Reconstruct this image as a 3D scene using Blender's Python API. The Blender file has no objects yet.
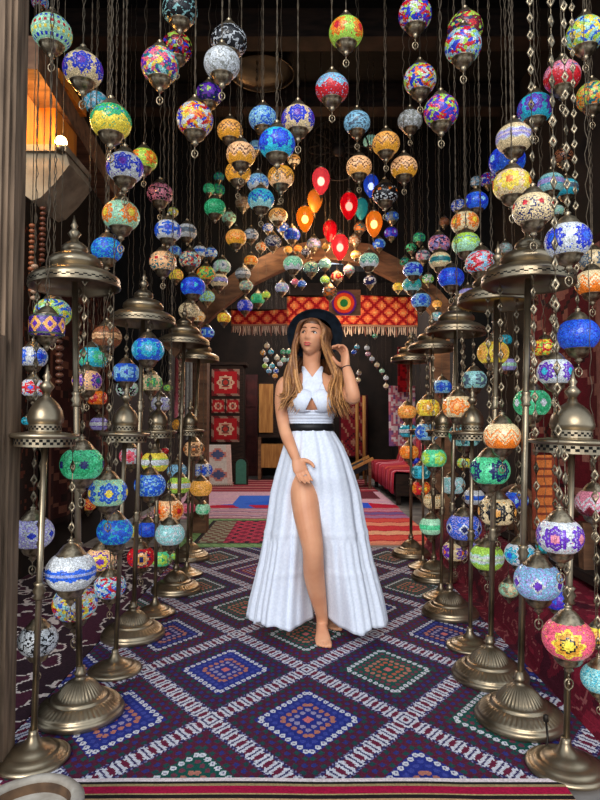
import bpy, math, random
import numpy as np
from mathutils import Vector, Matrix, noise
random.seed(7)
scene = bpy.context.scene
COL = scene.collection
PI = math.pi
F = 600.0; CAMZ = 1.10; PITCH = math.atan(25.0/600.0)
CP, SP = math.cos(PITCH), math.sin(PITCH)

def P(px, py, Y):
    """the point at distance Y into the shop that the camera sees at px, py"""
    a = (px-300.0)/F; b = (400.0-py)/F
    dy = CP - b*SP; dz = SP + b*CP
    t = Y/dy
    return Vector((a*t, Y, CAMZ + dz*t))

def lin(c):
    return tuple(((v/255.0)/12.92 if v/255.0 <= .04045 else ((v/255.0+.055)/1.055)**2.4) for v in c)

# ------------------------------------------------------------------ meshes
class MB:
    def __init__(s): s.v=[]; s.f=[]; s.c=[]; s.m=[]
    def add(s, vs, fs, col=None, mi=0):
        o=len(s.v); s.v += [tuple(p) for p in vs]
        for q in fs:
            s.f.append(tuple(i+o for i in q)); s.c.append(col); s.m.append(mi)
    def box(s, x0,x1,y0,y1,z0,z1,col=None,mi=0):
        vs=[(x0,y0,z0),(x1,y0,z0),(x1,y1,z0),(x0,y1,z0),(x0,y0,z1),(x1,y0,z1),(x1,y1,z1),(x0,y1,z1)]
        s.add(vs,[(0,3,2,1),(4,5,6,7),(0,1,5,4),(1,2,6,5),(2,3,7,6),(3,0,4,7)],col,mi)
    def obox(s, a, b, w, h, up=Vector((0,0,1)), col=None, mi=0):
        a=Vector(a); b=Vector(b); d=(b-a).normalized()
        sd=d.cross(up)
        if sd.length<1e-4: sd=d.cross(Vector((1,0,0)))
        sd.normalize(); u=sd.cross(d).normalized()
        vs=[]
        for p in (a,b):
            for i,j in ((-1,-1),(1,-1),(1,1),(-1,1)):
                vs.append(p+sd*(w/2*i)+u*(h/2*j))
        s.add(vs,[(0,1,2,3),(7,6,5,4),(0,4,5,1),(1,5,6,2),(2,6,7,3),(3,7,4,0)],col,mi)
    def lathe(s, prof, seg=24, c=(0,0,0), mod=None, zmod=None, col=None, mi=0, caps=True):
        n=len(prof); vs=[]
        for k,(r,z) in enumerate(prof):
            for i in range(seg):
                a=2*PI*i/seg
                rr=r*(mod(k,a) if mod else 1)
                vs.append((c[0]+rr*math.cos(a),c[1]+rr*math.sin(a),c[2]+z+(zmod(k,a) if zmod else 0)))
        fs=[]
        for k in range(n-1):
            for i in range(seg):
                j=(i+1)%seg
                fs.append((k*seg+i,k*seg+j,(k+1)*seg+j,(k+1)*seg+i))
        if caps:
            if prof[0][0]>1e-4: fs.append(tuple(range(seg))[::-1])
            if prof[-1][0]>1e-4: fs.append(tuple((n-1)*seg+i for i in range(seg)))
        s.add(vs,fs,col,mi)
    def tube(s, pts, rad, sides=6, col=None, mi=0, flat=1.0, flatdir=None, cap=True):
        pts=[Vector(p) for p in pts]; n=len(pts)
        if not isinstance(rad,(list,tuple)): rad=[rad]*n
        t0=(pts[1]-pts[0]).normalized()
        ref=Vector((1,0,0)) if abs(t0.x)<.8 else Vector((0,1,0))
        if flatdir is not None: ref=Vector(flatdir)
        vs=[]
        nrm=(ref-t0*ref.dot(t0)).normalized()
        for k in range(n):
            if k==0: t=pts[1]-pts[0]
            elif k==n-1: t=pts[-1]-pts[-2]
            else: t=pts[k+1]-pts[k-1]
            t.normalize()
            base = ref if flatdir is not None else nrm
            nrm=(base-t*base.dot(t)).normalized()
            b=t.cross(nrm)
            for i in range(sides):
                a=2*PI*i/sides
                vs.append(pts[k]+nrm*(math.cos(a)*rad[k]*flat)+b*(math.sin(a)*rad[k]))
        fs=[]
        for k in range(n-1):
            for i in range(sides):
                j=(i+1)%sides
                fs.append((k*sides+i,k*sides+j,(k+1)*sides+j,(k+1)*sides+i))
        if cap:
            fs.append(tuple(range(sides))[::-1]); fs.append(tuple((n-1)*sides+i for i in range(sides)))
        s.add(vs,fs,col,mi)
    def ball(s, c, rx, ry=None, rz=None, seg=12, rings=8, col=None, mi=0, rot=None):
        ry=ry or rx; rz=rz or rx; c=Vector(c)
        vs=[]; fs=[]
        for k in range(rings+1):
            ph=PI*k/rings
            for i in range(seg):
                a=2*PI*i/seg
                p=Vector((rx*math.sin(ph)*math.cos(a),ry*math.sin(ph)*math.sin(a),rz*math.cos(ph)))
                if rot is not None: p=rot@p
                vs.append(c+p)
        for k in range(rings):
            for i in range(seg):
                j=(i+1)%seg
                fs.append((k*seg+i,(k+1)*seg+i,(k+1)*seg+j,k*seg+j))
        s.add(vs,fs,col,mi)
    def mesh(s, name, mats, smooth=True):
        me=bpy.data.meshes.new(name)
        me.from_pydata(s.v,[],s.f)
        if not isinstance(mats,(list,tuple)): mats=[mats]
        for m in mats: me.materials.append(m)
        if len(mats)>1: me.polygons.foreach_set('material_index',s.m)
        if smooth: me.polygons.foreach_set('use_smooth',[True]*len(me.polygons))
        if any(c is not None for c in s.c):
            at=me.attributes.new('tint','FLOAT_COLOR','FACE')
            arr=[]
            for c in s.c:
                c = c or (.5,.5,.5)
                arr += [c[0],c[1],c[2],(c[3] if len(c)>3 else 1.0)]
            at.data.foreach_set('color',arr)
        me.validate(); me.update()
        return me
    def build(s, name, mats, parent=None, smooth=True, loc=None):
        return link(name, s.mesh(name,mats,smooth), parent, loc)

def link(name, me, parent=None, loc=None, scale=None):
    o=bpy.data.objects.new(name,me); COL.objects.link(o)
    if parent is not None: o.parent=parent
    if loc is not None: o.location=loc
    if scale is not None: o.scale=(scale,scale,scale) if not isinstance(scale,(list,tuple)) else scale
    return o
def tag(o,label,cat,group=None,kind=None):
    if label: o['label']=label
    if cat: o['category']=cat
    if group: o['group']=group
    if kind: o['kind']=kind
    return o
def thing(name,label,cat,loc,group=None,rz=0):
    o=bpy.data.objects.new(name,None); COL.objects.link(o); o.location=loc; o.rotation_euler=(0,0,rz)
    o.empty_display_size=.05
    return tag(o,label,cat,group)
def struct(o): o['kind']='structure'; return o
def edge_smooth(o, deg=40):
    m=o.modifiers.new('edges','EDGE_SPLIT'); m.split_angle=math.radians(deg); return o

# --------------------------------------------------------------- materials
def nodes(name):
    m=bpy.data.materials.new(name); m.use_nodes=True
    nt=m.node_tree; b=nt.nodes['Principled BSDF']
    return m,nt,b
def N(nt,typ,**kw):
    n=nt.nodes.new(typ)
    for k,v in kw.items():
        if k.startswith('i_'): n.inputs[k[2:]].default_value=v
        else: setattr(n,k,v)
    return n
def objtex(nt): return N(nt,'ShaderNodeTexCoord').outputs['Object']
def ramp(nt,fac,stops):
    r=N(nt,'ShaderNodeValToRGB'); nt.links.new(fac,r.inputs['Fac'])
    e=r.color_ramp.elements
    while len(e)<len(stops): e.new(.5)
    for k,(p,c) in enumerate(stops): e[k].position=p; e[k].color=(*c,1)
    return r.outputs['Color']
def bump(nt,b,h,strength=.3,dist=.01):
    n=N(nt,'ShaderNodeBump',i_Strength=strength,i_Distance=dist)
    nt.links.new(h,n.inputs['Height']); nt.links.new(n.outputs['Normal'],b.inputs['Normal'])
def mat_noise(name,c1,c2,scale=6,rough=.7,metal=0,detail=6,stretch=None,bstr=.25,bdist=.01,spec=.3,lo=.35,hi=.65):
    m,nt,b=nodes(name)
    co=objtex(nt)
    if stretch:
        mp=N(nt,'ShaderNodeMapping'); mp.inputs['Scale'].default_value=stretch
        nt.links.new(co,mp.inputs['Vector']); co=mp.outputs['Vector']
    n=N(nt,'ShaderNodeTexNoise',i_Scale=scale,i_Detail=detail); nt.links.new(co,n.inputs['Vector'])
    c=ramp(nt,n.outputs['Fac'],[(lo,lin(c1)),(hi,lin(c2))])
    nt.links.new(c,b.inputs['Base Color'])
    b.inputs['Roughness'].default_value=rough; b.inputs['Metallic'].default_value=metal
    b.inputs['Specular IOR Level'].default_value=spec
    if bstr: bump(nt,b,n.outputs['Fac'],bstr,bdist)
    return m
def mat_plain(name,c,rough=.6,metal=0,spec=.3,emit=0):
    m,nt,b=nodes(name)
    n=N(nt,'ShaderNodeTexNoise',i_Scale=25.0,i_Detail=3.0); nt.links.new(objtex(nt),n.inputs['Vector'])
    l=lin(c)
    cc=ramp(nt,n.outputs['Fac'],[(.3,tuple(v*.85 for v in l)),(.7,tuple(min(1,v*1.12) for v in l))])
    nt.links.new(cc,b.inputs['Base Color'])
    b.inputs['Roughness'].default_value=rough; b.inputs['Metallic'].default_value=metal
    b.inputs['Specular IOR Level'].default_value=spec
    if emit:
        b.inputs['Emission Color'].default_value=(*l,1); b.inputs['Emission Strength'].default_value=emit
    return m
def mat_tint(name,rough=.85,weave=160,glow=False,mult=1.0,sheen=0):
    """woven cloth whose yarn colours come from the mesh"""
    m,nt,b=nodes(name)
    at=N(nt,'ShaderNodeAttribute',attribute_name='tint')
    n=N(nt,'ShaderNodeTexNoise',i_Scale=float(weave),i_Detail=2.0); nt.links.new(objtex(nt),n.inputs['Vector'])
    mx=N(nt,'ShaderNodeMix',data_type='RGBA',blend_type='MULTIPLY'); mx.inputs['Factor'].default_value=1
    c=ramp(nt,n.outputs['Fac'],[(.3,(.72*mult,)*3),(.7,(1.15*mult,)*3)])
    nt.links.new(at.outputs['Color'],mx.inputs['A']); nt.links.new(c,mx.inputs['B'])
    nt.links.new(mx.outputs['Result'],b.inputs['Base Color'])
    b.inputs['Roughness'].default_value=rough; b.inputs['Specular IOR Level'].default_value=.15
    bump(nt,b,n.outputs['Fac'],.35,.004)
    return m
def mat_mosaic():
    m,nt,b=nodes('mosaic_glass')
    at=N(nt,'ShaderNodeAttribute',attribute_name='tint')
    co=objtex(nt)
    v=N(nt,'ShaderNodeTexVoronoi',feature='DISTANCE_TO_EDGE',i_Scale=9.0); nt.links.new(co,v.inputs['Vector'])
    v2=N(nt,'ShaderNodeTexVoronoi',feature='F1',i_Scale=9.0); nt.links.new(co,v2.inputs['Vector'])
    grout=ramp(nt,v.outputs['Distance'],[(.015,(.35,.33,.30)),(.07,(1,1,1))])
    sep=N(nt,'ShaderNodeSeparateColor'); nt.links.new(v2.outputs['Color'],sep.inputs['Color'])
    var=ramp(nt,sep.outputs['Red'],[(0,(.78,.78,.78)),(1,(1.16,1.16,1.16))])
    m1=N(nt,'ShaderNodeMix',data_type='RGBA',blend_type='MULTIPLY'); m1.inputs['Factor'].default_value=1
    m2=N(nt,'ShaderNodeMix',data_type='RGBA',blend_type='MULTIPLY'); m2.inputs['Factor'].default_value=1
    nt.links.new(at.outputs['Color'],m1.inputs['A']); nt.links.new(var,m1.inputs['B'])
    nt.links.new(m1.outputs['Result'],m2.inputs['A']); nt.links.new(grout,m2.inputs['B'])
    nt.links.new(m2.outputs['Result'],b.inputs['Base Color'])
    nt.links.new(m2.outputs['Result'],b.inputs['Emission Color'])
    nt.links.new(at.outputs['Alpha'],b.inputs['Emission Strength'])
    b.inputs['Roughness'].default_value=.16; b.inputs['Specular IOR Level'].default_value=.5
    bump(nt,b,grout,.25,.02)
    return m
def mat_tear(name,c):
    """coloured blown glass one can see a lit bulb through"""
    m=bpy.data.materials.new(name); m.use_nodes=True; nt=m.node_tree
    b=nt.nodes['Principled BSDF']; out=nt.nodes['Material Output']
    l=lin(c)
    n=N(nt,'ShaderNodeTexNoise',i_Scale=5.0); nt.links.new(objtex(nt),n.inputs['Vector'])
    cc=ramp(nt,n.outputs['Fac'],[(.3,tuple(x*.9 for x in l)),(.7,tuple(min(1,x*1.1) for x in l))])
    nt.links.new(cc,b.inputs['Base Color'])
    b.inputs['Roughness'].default_value=.12
    nt.links.new(cc,b.inputs['Emission Color']); b.inputs['Emission Strength'].default_value=.55
    t=N(nt,'ShaderNodeBsdfTransparent'); t.inputs['Color'].default_value=(*[min(1,.12+.95*x) for x in l],1)
    mx=N(nt,'ShaderNodeMixShader'); mx.inputs['Fac'].default_value=.6
    nt.links.new(b.outputs['BSDF'],mx.inputs[1]); nt.links.new(t.outputs['BSDF'],mx.inputs[2])
    nt.links.new(mx.outputs['Shader'],out.inputs['Surface'])
    return m

M={}
M['brass']=mat_noise('antique_brass',(100,88,70),(180,162,134),scale=5.0,rough=.34,metal=.9,bstr=.08,bdist=.03,spec=.5)
M['brass_dark']=mat_noise('dark_bronze',(46,40,34),(92,78,62),scale=4.0,rough=.4,metal=.85,bstr=.08,bdist=.03)
M['hole']=mat_plain('pierced_dark',(14,12,10),.9)
M['cord']=mat_noise('twisted_cord',(62,53,43),(104,91,74),scale=30,rough=.55,metal=.35,bstr=.1)
M['wood_post']=mat_noise('weathered_timber',(84,67,52),(136,112,90),scale=7,rough=.8,stretch=(6,6,.5),bstr=.5,bdist=.01)
M['wood_dark']=mat_noise('dark_timber',(26,18,14),(52,36,26),scale=6,rough=.8,stretch=(1,1,5),bstr=.4)
M['wood_mid']=mat_noise('brown_timber',(80,54,38),(124,88,62),scale=5,rough=.75,stretch=(1,4,4),bstr=.4)
M['wood_lamplit']=mat_noise('lamplit_timber',(168,92,20),(212,128,34),scale=5,rough=.6,stretch=(5,5,.6),bstr=.3)  # orange of the sconce light is put into this wood colour
M['wood_gold']=mat_noise('honey_timber',(150,100,48),(188,136,72),scale=5,rough=.6,stretch=(5,5,.6),bstr=.3)
M['wall']=mat_noise('smoky_plaster',(20,15,12),(38,28,23),scale=3,rough=.9)
M['ceil']=mat_noise('sooty_boards',(7,6,6),(17,14,13),scale=4,rough=.9,stretch=(1,6,1))
M['stone']=mat_noise('stone_paving',(96,92,90),(140,134,128),scale=5,rough=.85)
M['corbel']=mat_noise('worn_limestone',(120,104,84),(164,146,120),scale=9,rough=.9,bstr=.5)
M['cloth']=mat_tint('woven_yarn')
M['mosaic']=mat_mosaic()
M['iron']=mat_noise('black_iron',(34,30,28),(66,58,50),scale=10,rough=.5,metal=.6,bstr=.1)
M['rod']=mat_noise('grey_brown_rod',(78,66,54),(116,100,84),scale=20,rough=.6,metal=.2,bstr=.2)
M['bulb']=mat_plain('lit_bulb',(255,226,170),.4,emit=14)
M['hotbulb']=mat_plain('lit_bulb_inside_glass',(255,236,196),.4,emit=9)
GLOW=1.0; WORLD=1.1; SUN=2.5; EXPO=0.1
# ------------------------------------------------------------- the setting
WX=2.02; YB=13.2; ZC=4.25
m=MB(); m.box(-6,6,-5,YB+.3,-.25,-.012); struct(m.build('floor',M['stone'],smooth=False))
m=MB(); m.box(-WX-.25,-WX,2.05,YB,-.01,ZC); struct(m.build('wall_left',M['wall'],smooth=False))
m=MB(); m.box(WX,WX+.25,2.05,YB,-.01,ZC); struct(m.build('wall_right',M['wall'],smooth=False))
m=MB(); m.box(-WX-.25,WX+.25,YB,YB+.25,-.01,ZC); struct(m.build('wall_back',M['wall'],smooth=False))
m=MB()   # boards, with a light well beyond the arch
m.box(-WX-.25,WX+.25,2.05,9.4,ZC,ZC+.15); m.box(-WX-.25,WX+.25,12.2,YB+.25,ZC,ZC+.15)
m.box(-WX-.25,-1.5,9.4,12.2,ZC,ZC+.15); m.box(1.5,WX+.25,9.4,12.2,ZC,ZC+.15)
struct(m.build('ceiling',M['ceil'],smooth=False))
for k,yy in enumerate((3.3,4.5,5.5)):
    m=MB(); m.box(-WX,WX,yy-.09,yy+.09,ZC-.22,ZC); struct(m.build('trim_%d'%(k+1),M['wood_dark'],smooth=False))
# wall over the arch
YA=6.3
arc=[(170,352),(195,322),(220,300),(250,277),(285,260),(325,252),(365,257),(400,275),(430,300),(455,330)]
def arcpts(off,Y):
    out=[]
    n=len(arc)
    for i,(x,y) in enumerate(arc):
        a=arc[max(0,i-1)]; b=arc[min(n-1,i+1)]
        dx,dy=b[0]-a[0],b[1]-a[1]; L=math.hypot(dx,dy)
        p=P(x+dy/L*off,y-dx/L*off,YA); out.append(Vector((p.x,Y,p.z)))
    return out
mid=arcpts(0,YA)
m=MB()
vs=[];fs=[]
for Y in (YA-.05,YA+.15):
    for p in mid: vs.append((p.x,Y,p.z))
    for p in mid: vs.append((p.x,Y,ZC))
n=len(mid)
for i in range(n-1):
    fs += [(i,i+1,n+i+1,n+i),(2*n+i,3*n+i,3*n+i+1,2*n+i+1),(i,2*n+i,2*n+i+1,i+1)]
m.add(vs,fs)
m.box(-WX,mid[0].x,YA-.05,YA+.15,1.55,ZC); m.box(mid[-1].x,WX,YA-.05,YA+.15,1.55,ZC)
struct(m.build('wall_arch',M['ceil'],smooth=False))
m=MB()
for off0,off1,y0,y1 in ((-11,0,YA-.16,YA-.04),(0.5,10,YA-.13,YA-.04)):
    A=arcpts(off0,0); B=arcpts(off1,0)
    vs=[]
    for a,b in zip(A,B):
        vs += [(a.x,y0,a.z),(b.x,y0,b.z),(b.x,y1,b.z),(a.x,y1,a.z)]
    fs=[]
    for i in range(n-1):
        o=4*i
        for k in range(4):
            fs.append((o+k,o+(k+1)%4,o+4+(k+1)%4,o+4+k))
    fs += [(3,2,1,0),(4*n-4,4*n-3,4*n-2,4*n-1)]
    m.add(vs,fs)
struct(m.build('trim_4',M['wood_mid'],smooth=False))
# posts carrying the arch
for k,(px,w) in enumerate(((200,.17),(440,.17))):
    p=P(px,400,YA-.05); m=MB(); m.box(p.x-w/2,p.x+w/2,YA-.14,YA+.05,0,1.9+.25*k)
    struct(m.build('trim_%d'%(5+k),M['wood_mid'],smooth=False))
# left: sloping timber below the ceiling, pale corbel and lit pillar
m=MB(); m.obox(P(24,52,2.75),P(118,204,4.7),.13,.16); struct(m.build('trim_7',M['wood_mid'],smooth=False))
YP=3.1
a=P(29,160,YP); b=P(56,84,YP)
m=MB(); m.box(a.x-.02,b.x,YP,YP+.3,a.z-.02,b.z); m.box(a.x-.1,b.x+.04,YP-.06,YP+.34,b.z,b.z+.05); struct(m.build('trim_8',M['wood_lamplit'],smooth=False))
pts=[(28,160),(72,160),(76,172),(62,190),(48,204),(40,207),(30,200)]
m=MB(); vs=[]
for Y in (YP-.09,YP+.24):
    for x,y in pts:
        p=P(x,y,YP); vs.append((p.x,Y,p.z))
k=len(pts)
m.add(vs,[tuple(range(k)),tuple(range(2*k-1,k-1,-1))]+[(i,k+i,k+(i+1)%k,(i+1)%k) for i in range(k)])
m.box(a.x,P(74,160,YP).x,YP-.11,YP+.26,P(0,160,YP).z-.001,P(0,154,YP).z)
struct(m.build('trim_9',M['corbel'],smooth=False))
# foreground timber post
YD=1.98
pr=P(31,0,YD).x; 
m=MB()
xr=P(23.5,400,YD+.075).x
m.box(xr-.12,xr-.028,YD-.05,YD+.09,-.012,4.2)
m.box(xr-.030,xr-.014,YD-.035,YD+.07,-.012,4.2)
m.box(xr-.014,xr,YD-.02,YD+.06,-.012,4.2)
struct(edge_smooth(m.build('door_frame',M['wood_post'],smooth=False)))
m=MB(); z1=P(0,338,YD).z
m.box(xr-.045,xr-.006,YD-.10,YD-.05,-.012,z1); m.box(xr-.05,xr-.001,YD-.105,YD-.05,-.012,.16)
struct(m.build('trim_10',M['wood_post'],smooth=False))

# ------------------------------------------------------------------- rugs
def fcol(rgb,j=0.0):
    l=lin(rgb)
    if j:
        k=1+random.uniform(-j,j); l=tuple(min(1,v*k) for v in l)
    return l
def rug(name,label,x0,x1,y0,y1,z,cell,fn,thick=.008,group=None,wav=.0,fringe=None,cat='rug'):
    nx=max(2,int((x1-x0)/cell)); ny=max(2,int((y1-y0)/cell))
    m=MB(); vs=[]
    for j in range(ny+1):
        for i in range(nx+1):
            x=x0+(x1-x0)*i/nx; y=y0+(y1-y0)*j/ny
            zz=z+thick
            if wav: zz+=wav*max(0,noise.noise(Vector((x*2.1,y*2.1,z*9))))
            vs.append((x,y,zz))
    m.v=vs
    for j in range(ny):
        for i in range(nx):
            q=j*(nx+1)+i
            m.f.append((q,q+1,q+nx+2,q+nx+1)); m.c.append(fn(x0+(x1-x0)*(i+.5)/nx,y0+(y1-y0)*(j+.5)/ny)); m.m.append(0)
    ec=fn(x0+.001,y0+.001)
    m.box(x0,x1,y0,y1,z,z+thick*.9,ec)
    o=m.build(name,M['cloth'],smooth=True)
    edge_smooth(o,60)
    return tag(o,label,cat,group)

PLUM=(78,28,54); NAVY=(28,30,76); BLUE=(34,46,128); GRN=(18,78,70); WHT=(204,205,214); ORG=(176,92,70); MAR=(104,28,56)
UC,VC,AA,BB=.03,2.29,.365,.46
def kilim(u,v):
    p=(u-UC)/AA; q=(v-VC)/BB
    s=(p+q)/2; t=(p-q)/2
    i=math.floor(s+.5); j=math.floor(t+.5)
    ls=s-i; lt=t-j
    d=max(abs(ls),abs(lt))
    al=lt if abs(ls)>abs(lt) else ls       # along the side
    J=.12
    NV=(32,36,98)
    inner={(0,0):BLUE,(-1,1):BLUE,(1,1):GRN,(0,2):GRN,(-1,-1):GRN,(1,-1):BLUE,(-2,0):BLUE,(2,0):GRN,(-1,3):GRN,(1,3):NV,(-2,2):NV,(2,2):NV,(0,4):(110,30,60),(-2,4):GRN,(2,4):GRN}.get((i+j,i-j),(GRN,NV,(104,30,62))[(i+2*j)%3])
    ground = (PLUM,(66,26,58),(86,28,54))[(i+2*j)%3]
    if d>.422:                              # the laddered bands: open white squares round a maroon knot
        w=(d-.422)/.078                     # 1 = middle of the band
        x=(al*11)%1.0; k=abs(x-.5)*2
        if w>.62: return fcol(MAR if k<.42 else WHT if k<.86 else (58,50,96),J)
        if w>.34: return fcol(WHT if .20<k<.82 else (58,46,88) if k>=.82 else MAR,J)
        if w>.14: return fcol(WHT if k>.5 and k<.92 else (50,44,92),J)
        return fcol(NAVY if int(al*66)%2 else (120,120,160),J)
    if d>.28:                               # plum ground with rows of small knots
        row=(d-.28)/.142*3; ri=int(row); r=row-ri
        x=(al*13+.5*(ri%2))%1.0
        if abs(r-.5)<.34 and abs(x-.5)<.24:
            return fcol(((24,72,70),(44,48,116),(26,66,68))[ri%3],J)
        if abs(x)<.1: return fcol((84,28,50),J)
        return fcol(ground,J)
    st=.056; row=d/st; ri=int(row); r=row-ri
    kk=abs(((al/st)+.5)%1-.5) if ri%2==0 else abs((al/st)%1-.5)
    rad=math.hypot(r-.5,kk)
    if ri==4:
        if rad<.38: return fcol((110,106,140) if rad<.13 else (206,206,212),J)
    elif ri==3:
        if rad<.34: return fcol((60,70,150) if inner!=GRN else (110,54,70),J)
    elif ri==2:
        if rad<.37: return fcol((176,112,96),J)
    elif ri==1:
        if rad<.36: return fcol((150,140,170) if inner!=GRN else ORG,J)
    elif d<.03: return fcol((200,110,110),J)
    return fcol(inner,J)
rug('kilim_rug','large navy and plum kilim rug with white laddered diamond bands under the woman',-1.02,1.04,1.885,5.45,-.012,.0052,kilim,.012)
def stripes(u,v):
    k=(1.888-v)
    if k<.017: return fcol((220,205,205),.06)
    if k<.030: return fcol((24,18,20),.1)
    if k<.040: return fcol((150,130,90),.1)
    if k<.075: return fcol((160,14,58),.1)
    if k<.084: return fcol((170,150,100),.1)
    if k<.10: return fcol((28,20,22),.1)
    if k<.15: return fcol((190,150,110),.1)
    return fcol((150,20,50) if (k*20)%1<.6 else (40,24,28),.1)
o=rug('striped_rug','crimson, black and white striped rug end across the doorway threshold',-.78,.80,1.63,1.89,-.011,.006,stripes,.026,wav=.012)

def rug_green(u,v):
    d=min(u+1.12,.06-u,v-5.5,7.1-v)
    if d<.12: return fcol((132,170,110) if (u*11+v*7)%1<.8 else (90,130,80),.12)
    if d<.17: return fcol((40,36,40),.1)
    if u<-.72: 
        return fcol((150,150,126) if ((u*9)%1<.6)^((v*6)%1<.5) else (120,80,70),.14)
    s=abs(((u*7)%1)-.5)+abs(((v*5)%1)-.5)
    return fcol((56,22,44) if s<.28 else ((196,60,88) if s<.62 else (130,28,60)),.12)
rug('bordered_rug','green bordered rug with pink and maroon lozenges behind the dress hem',-1.12,.06,5.5,7.1,-.012,.02,rug_green,.012)
def rug_zig(u,v):
    w=(v+.045*abs(((u*4.5)%1)-.5)*2-5.5)/.27
    k=w%1
    base=[(238,150,120),(226,84,72),(240,176,140),(214,52,62)][int(w)%4]
    if int(w)>=6: base=[(170,120,160),(120,90,150),(200,130,150)][int(w)%3]
    if k<.18: base=(196,30,50)
    return fcol(base,.1)
rug('zigzag_rug','orange and coral zigzag woven rug beside the right hand stands',0.08,1.3,5.6,7.95,-.012,.02,rug_zig,.012)
def rug_patch(u,v):
    if v<8.9 and abs(u-.1)< (8.9-v)*1.6+.25 and v>8.0 and (u+.4*v)%1.3<1.1:
        if (u<-.35 and v>8.3) : return fcol((40,92,200),.1)
        if u>.45 and u<.95: return fcol((44,84,210) if v<8.75 else (60,80,170),.1)
        return fcol((186,20,52),.1)
    if u>.45 and u<.8: return fcol((52,96,214),.1)
    if u>=.8 and u<1.2 and v>9: return fcol((104,40,52),.1)
    if u<-.35 and u>-.95 and v<9.4: return fcol((58,104,206),.1)
    return fcol((200,152,180) if (v*6)%1<.5 else (214,172,172),.12)
rug('patchwork_rug','patchwork rug with blue and red blocks, far side of the dress',-1.9,1.32,7.96,9.95,-.012,.03,rug_patch,.014)
def rug_lilac(u,v):
    k=(v*3.1+.12*math.sin(u*9))%1
    return fcol([(196,146,164),(184,128,144),(212,180,182),(150,96,124),(170,150,170)][int(k*5)],.16)
rug('faded_rug','faded lilac and rose rug on the floor before the leaning textile',-1.9,-.05,7.15,7.95,-.012,.03,rug_lilac,.012)
def rug_red(u,v):
    k=(v*2.3)%1
    return fcol((150,26,50) if k<.45 else ((200,140,132) if k<.7 else (120,56,60)),.14)
rug('red_striped_rug','red and dusty pink striped rug farthest back near the cabinets',-1.9,1.3,9.96,12.2,-.012,.04,rug_red,.012)
# dark scroll textile on the floor behind the left stands
def scroll(u,v):
    a=noise.noise(Vector((u*9,v*7,.3)))+.5*noise.noise(Vector((u*20,v*17,3.3)))
    if abs(a)<.09: return fcol((190,180,176),.15)
    return fcol((62,26,44) if a>0 else (40,24,34),.2)
rug('scroll_textile','dark maroon textile with pale scrolls spread behind the left lamp stands',-2.0,-1.025,2.15,5.47,-.012,.01,scroll,.012)
# burgundy carpet draped up over the low ledge at the right
m=MB()
NX,NY=70,300
prof=[(1.045,-.009),(1.05,-.006),(1.065,.03),(1.09,.09),(1.14,.17),(1.2,.22),(1.3,.245),(1.6,.25),(1.98,.25)]
vs=[]
for j in range(NY+1):
    y=1.75+(5.58-1.75)*j/NY
    for i in range(NX+1):
        t=i/NX*(len(prof)-1); k=min(int(t),len(prof)-2); f=t-k
        x=prof[k][0]+(prof[k+1][0]-prof[k][0])*f + (.10*min(1,max(0,(y-2.5)/1.5)) if t>=1 else .10*t*min(1,max(0,(y-2.5)/1.5))); z=prof[k][1]+(prof[k+1][1]-prof[k][1])*f
        x=min(x,2.0)
        w=.02*noise.noise(Vector((x*5,y*3.2,z*6)))
        vs.append((x-abs(w)*.3,y,max(-.006,z+w*(1 if z>.02 else 0))))
m.v=vs
for j in range(NY):
    for i in range(NX):
        q=j*(NX+1)+i; a=vs[q]
        s=noise.noise(Vector((a[0]*6+a[2]*8,a[1]*5,2.2)))+.5*noise.noise(Vector((a[0]*17,a[1]*15,a[2]*17)))
        c=(104,22,40)
        if abs(s)<.035: c=(150,84,84)
        elif s>.35: c=(70,18,34)
        elif s<-.4: c=(134,32,52)
        m.f.append((q,q+1,q+NX+2,q+NX+1)); m.c.append(fcol(c,.14)); m.m.append(0)
o=m.build('draped_carpet',M['cloth']); md=o.modifiers.new('t','SOLIDIFY'); md.thickness=.006; md.offset=-1
tag(o,'burgundy patterned carpet draped over the low ledge behind right hand lamp stands','carpet')
m=MB(); m.box(1.32,2.0,1.8,5.55,-.012,.21); struct(m.build('trim_11',M['wood_dark'],smooth=False))
# carved trough bench on that ledge
t=thing('carved_bench','carved brown wooden bench with curved rail behind the right hand lamp stands','bench',(1.55,3.2,.275))
for yy in np.linspace(-1.15,1.55,12):
    m=MB(); m.box(-.03,.03,yy-.03,yy+.03,.05,.3); m.build('baluster',M['wood_mid'],t,smooth=False)
m=MB(); m.tube([(-.02,-1.3+2.95*k/30,.33+.05*math.sin(k*.6)) for k in range(31)],.035,8); m.build('rail',M['wood_mid'],t)
m=MB(); m.box(-.05,.36,-1.25,1.65,0,.05); m.build('seat',M['wood_dark'],t,smooth=False)

# ------------------------------------------------------ textiles on the walls
def hanging(name,label,a,b,z0,z1,cell,fn,cat='carpet',group=None,fringe=None,wave=.015):
    """cloth hung between two plan points a, b from z1 down to z0"""
    a=Vector((a[0],a[1],0)); b=Vector((b[0],b[1],0)); L=(b-a).length; d=(b-a)/L; nrm=Vector((d.y,-d.x,0))
    nx=max(3,int(L/cell)); nz=max(3,int((z1-z0)/cell))
    m=MB()
    for j in range(nz+1):
        for i in range(nx+1):
            u=i/nx; w=j/nz
            p=a+d*(L*u)+nrm*(wave*math.sin(u*L*17+z0)*(1-.6*w)); m.v.append((p.x,p.y,z0+(z1-z0)*w))
    for j in range(nz):
        for i in range(nx):
            q=j*(nx+1)+i
            m.f.append((q,q+1,q+nx+2,q+nx+1)); m.c.append(fn((i+.5)/nx,(j+.5)/nz)); m.m.append(0)
    o=m.build(name,M['cloth'])
    md=o.modifiers.new('t','SOLIDIFY'); md.thickness=.008; md.offset=0
    if label: tag(o,label,cat,group)
    return o
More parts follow.
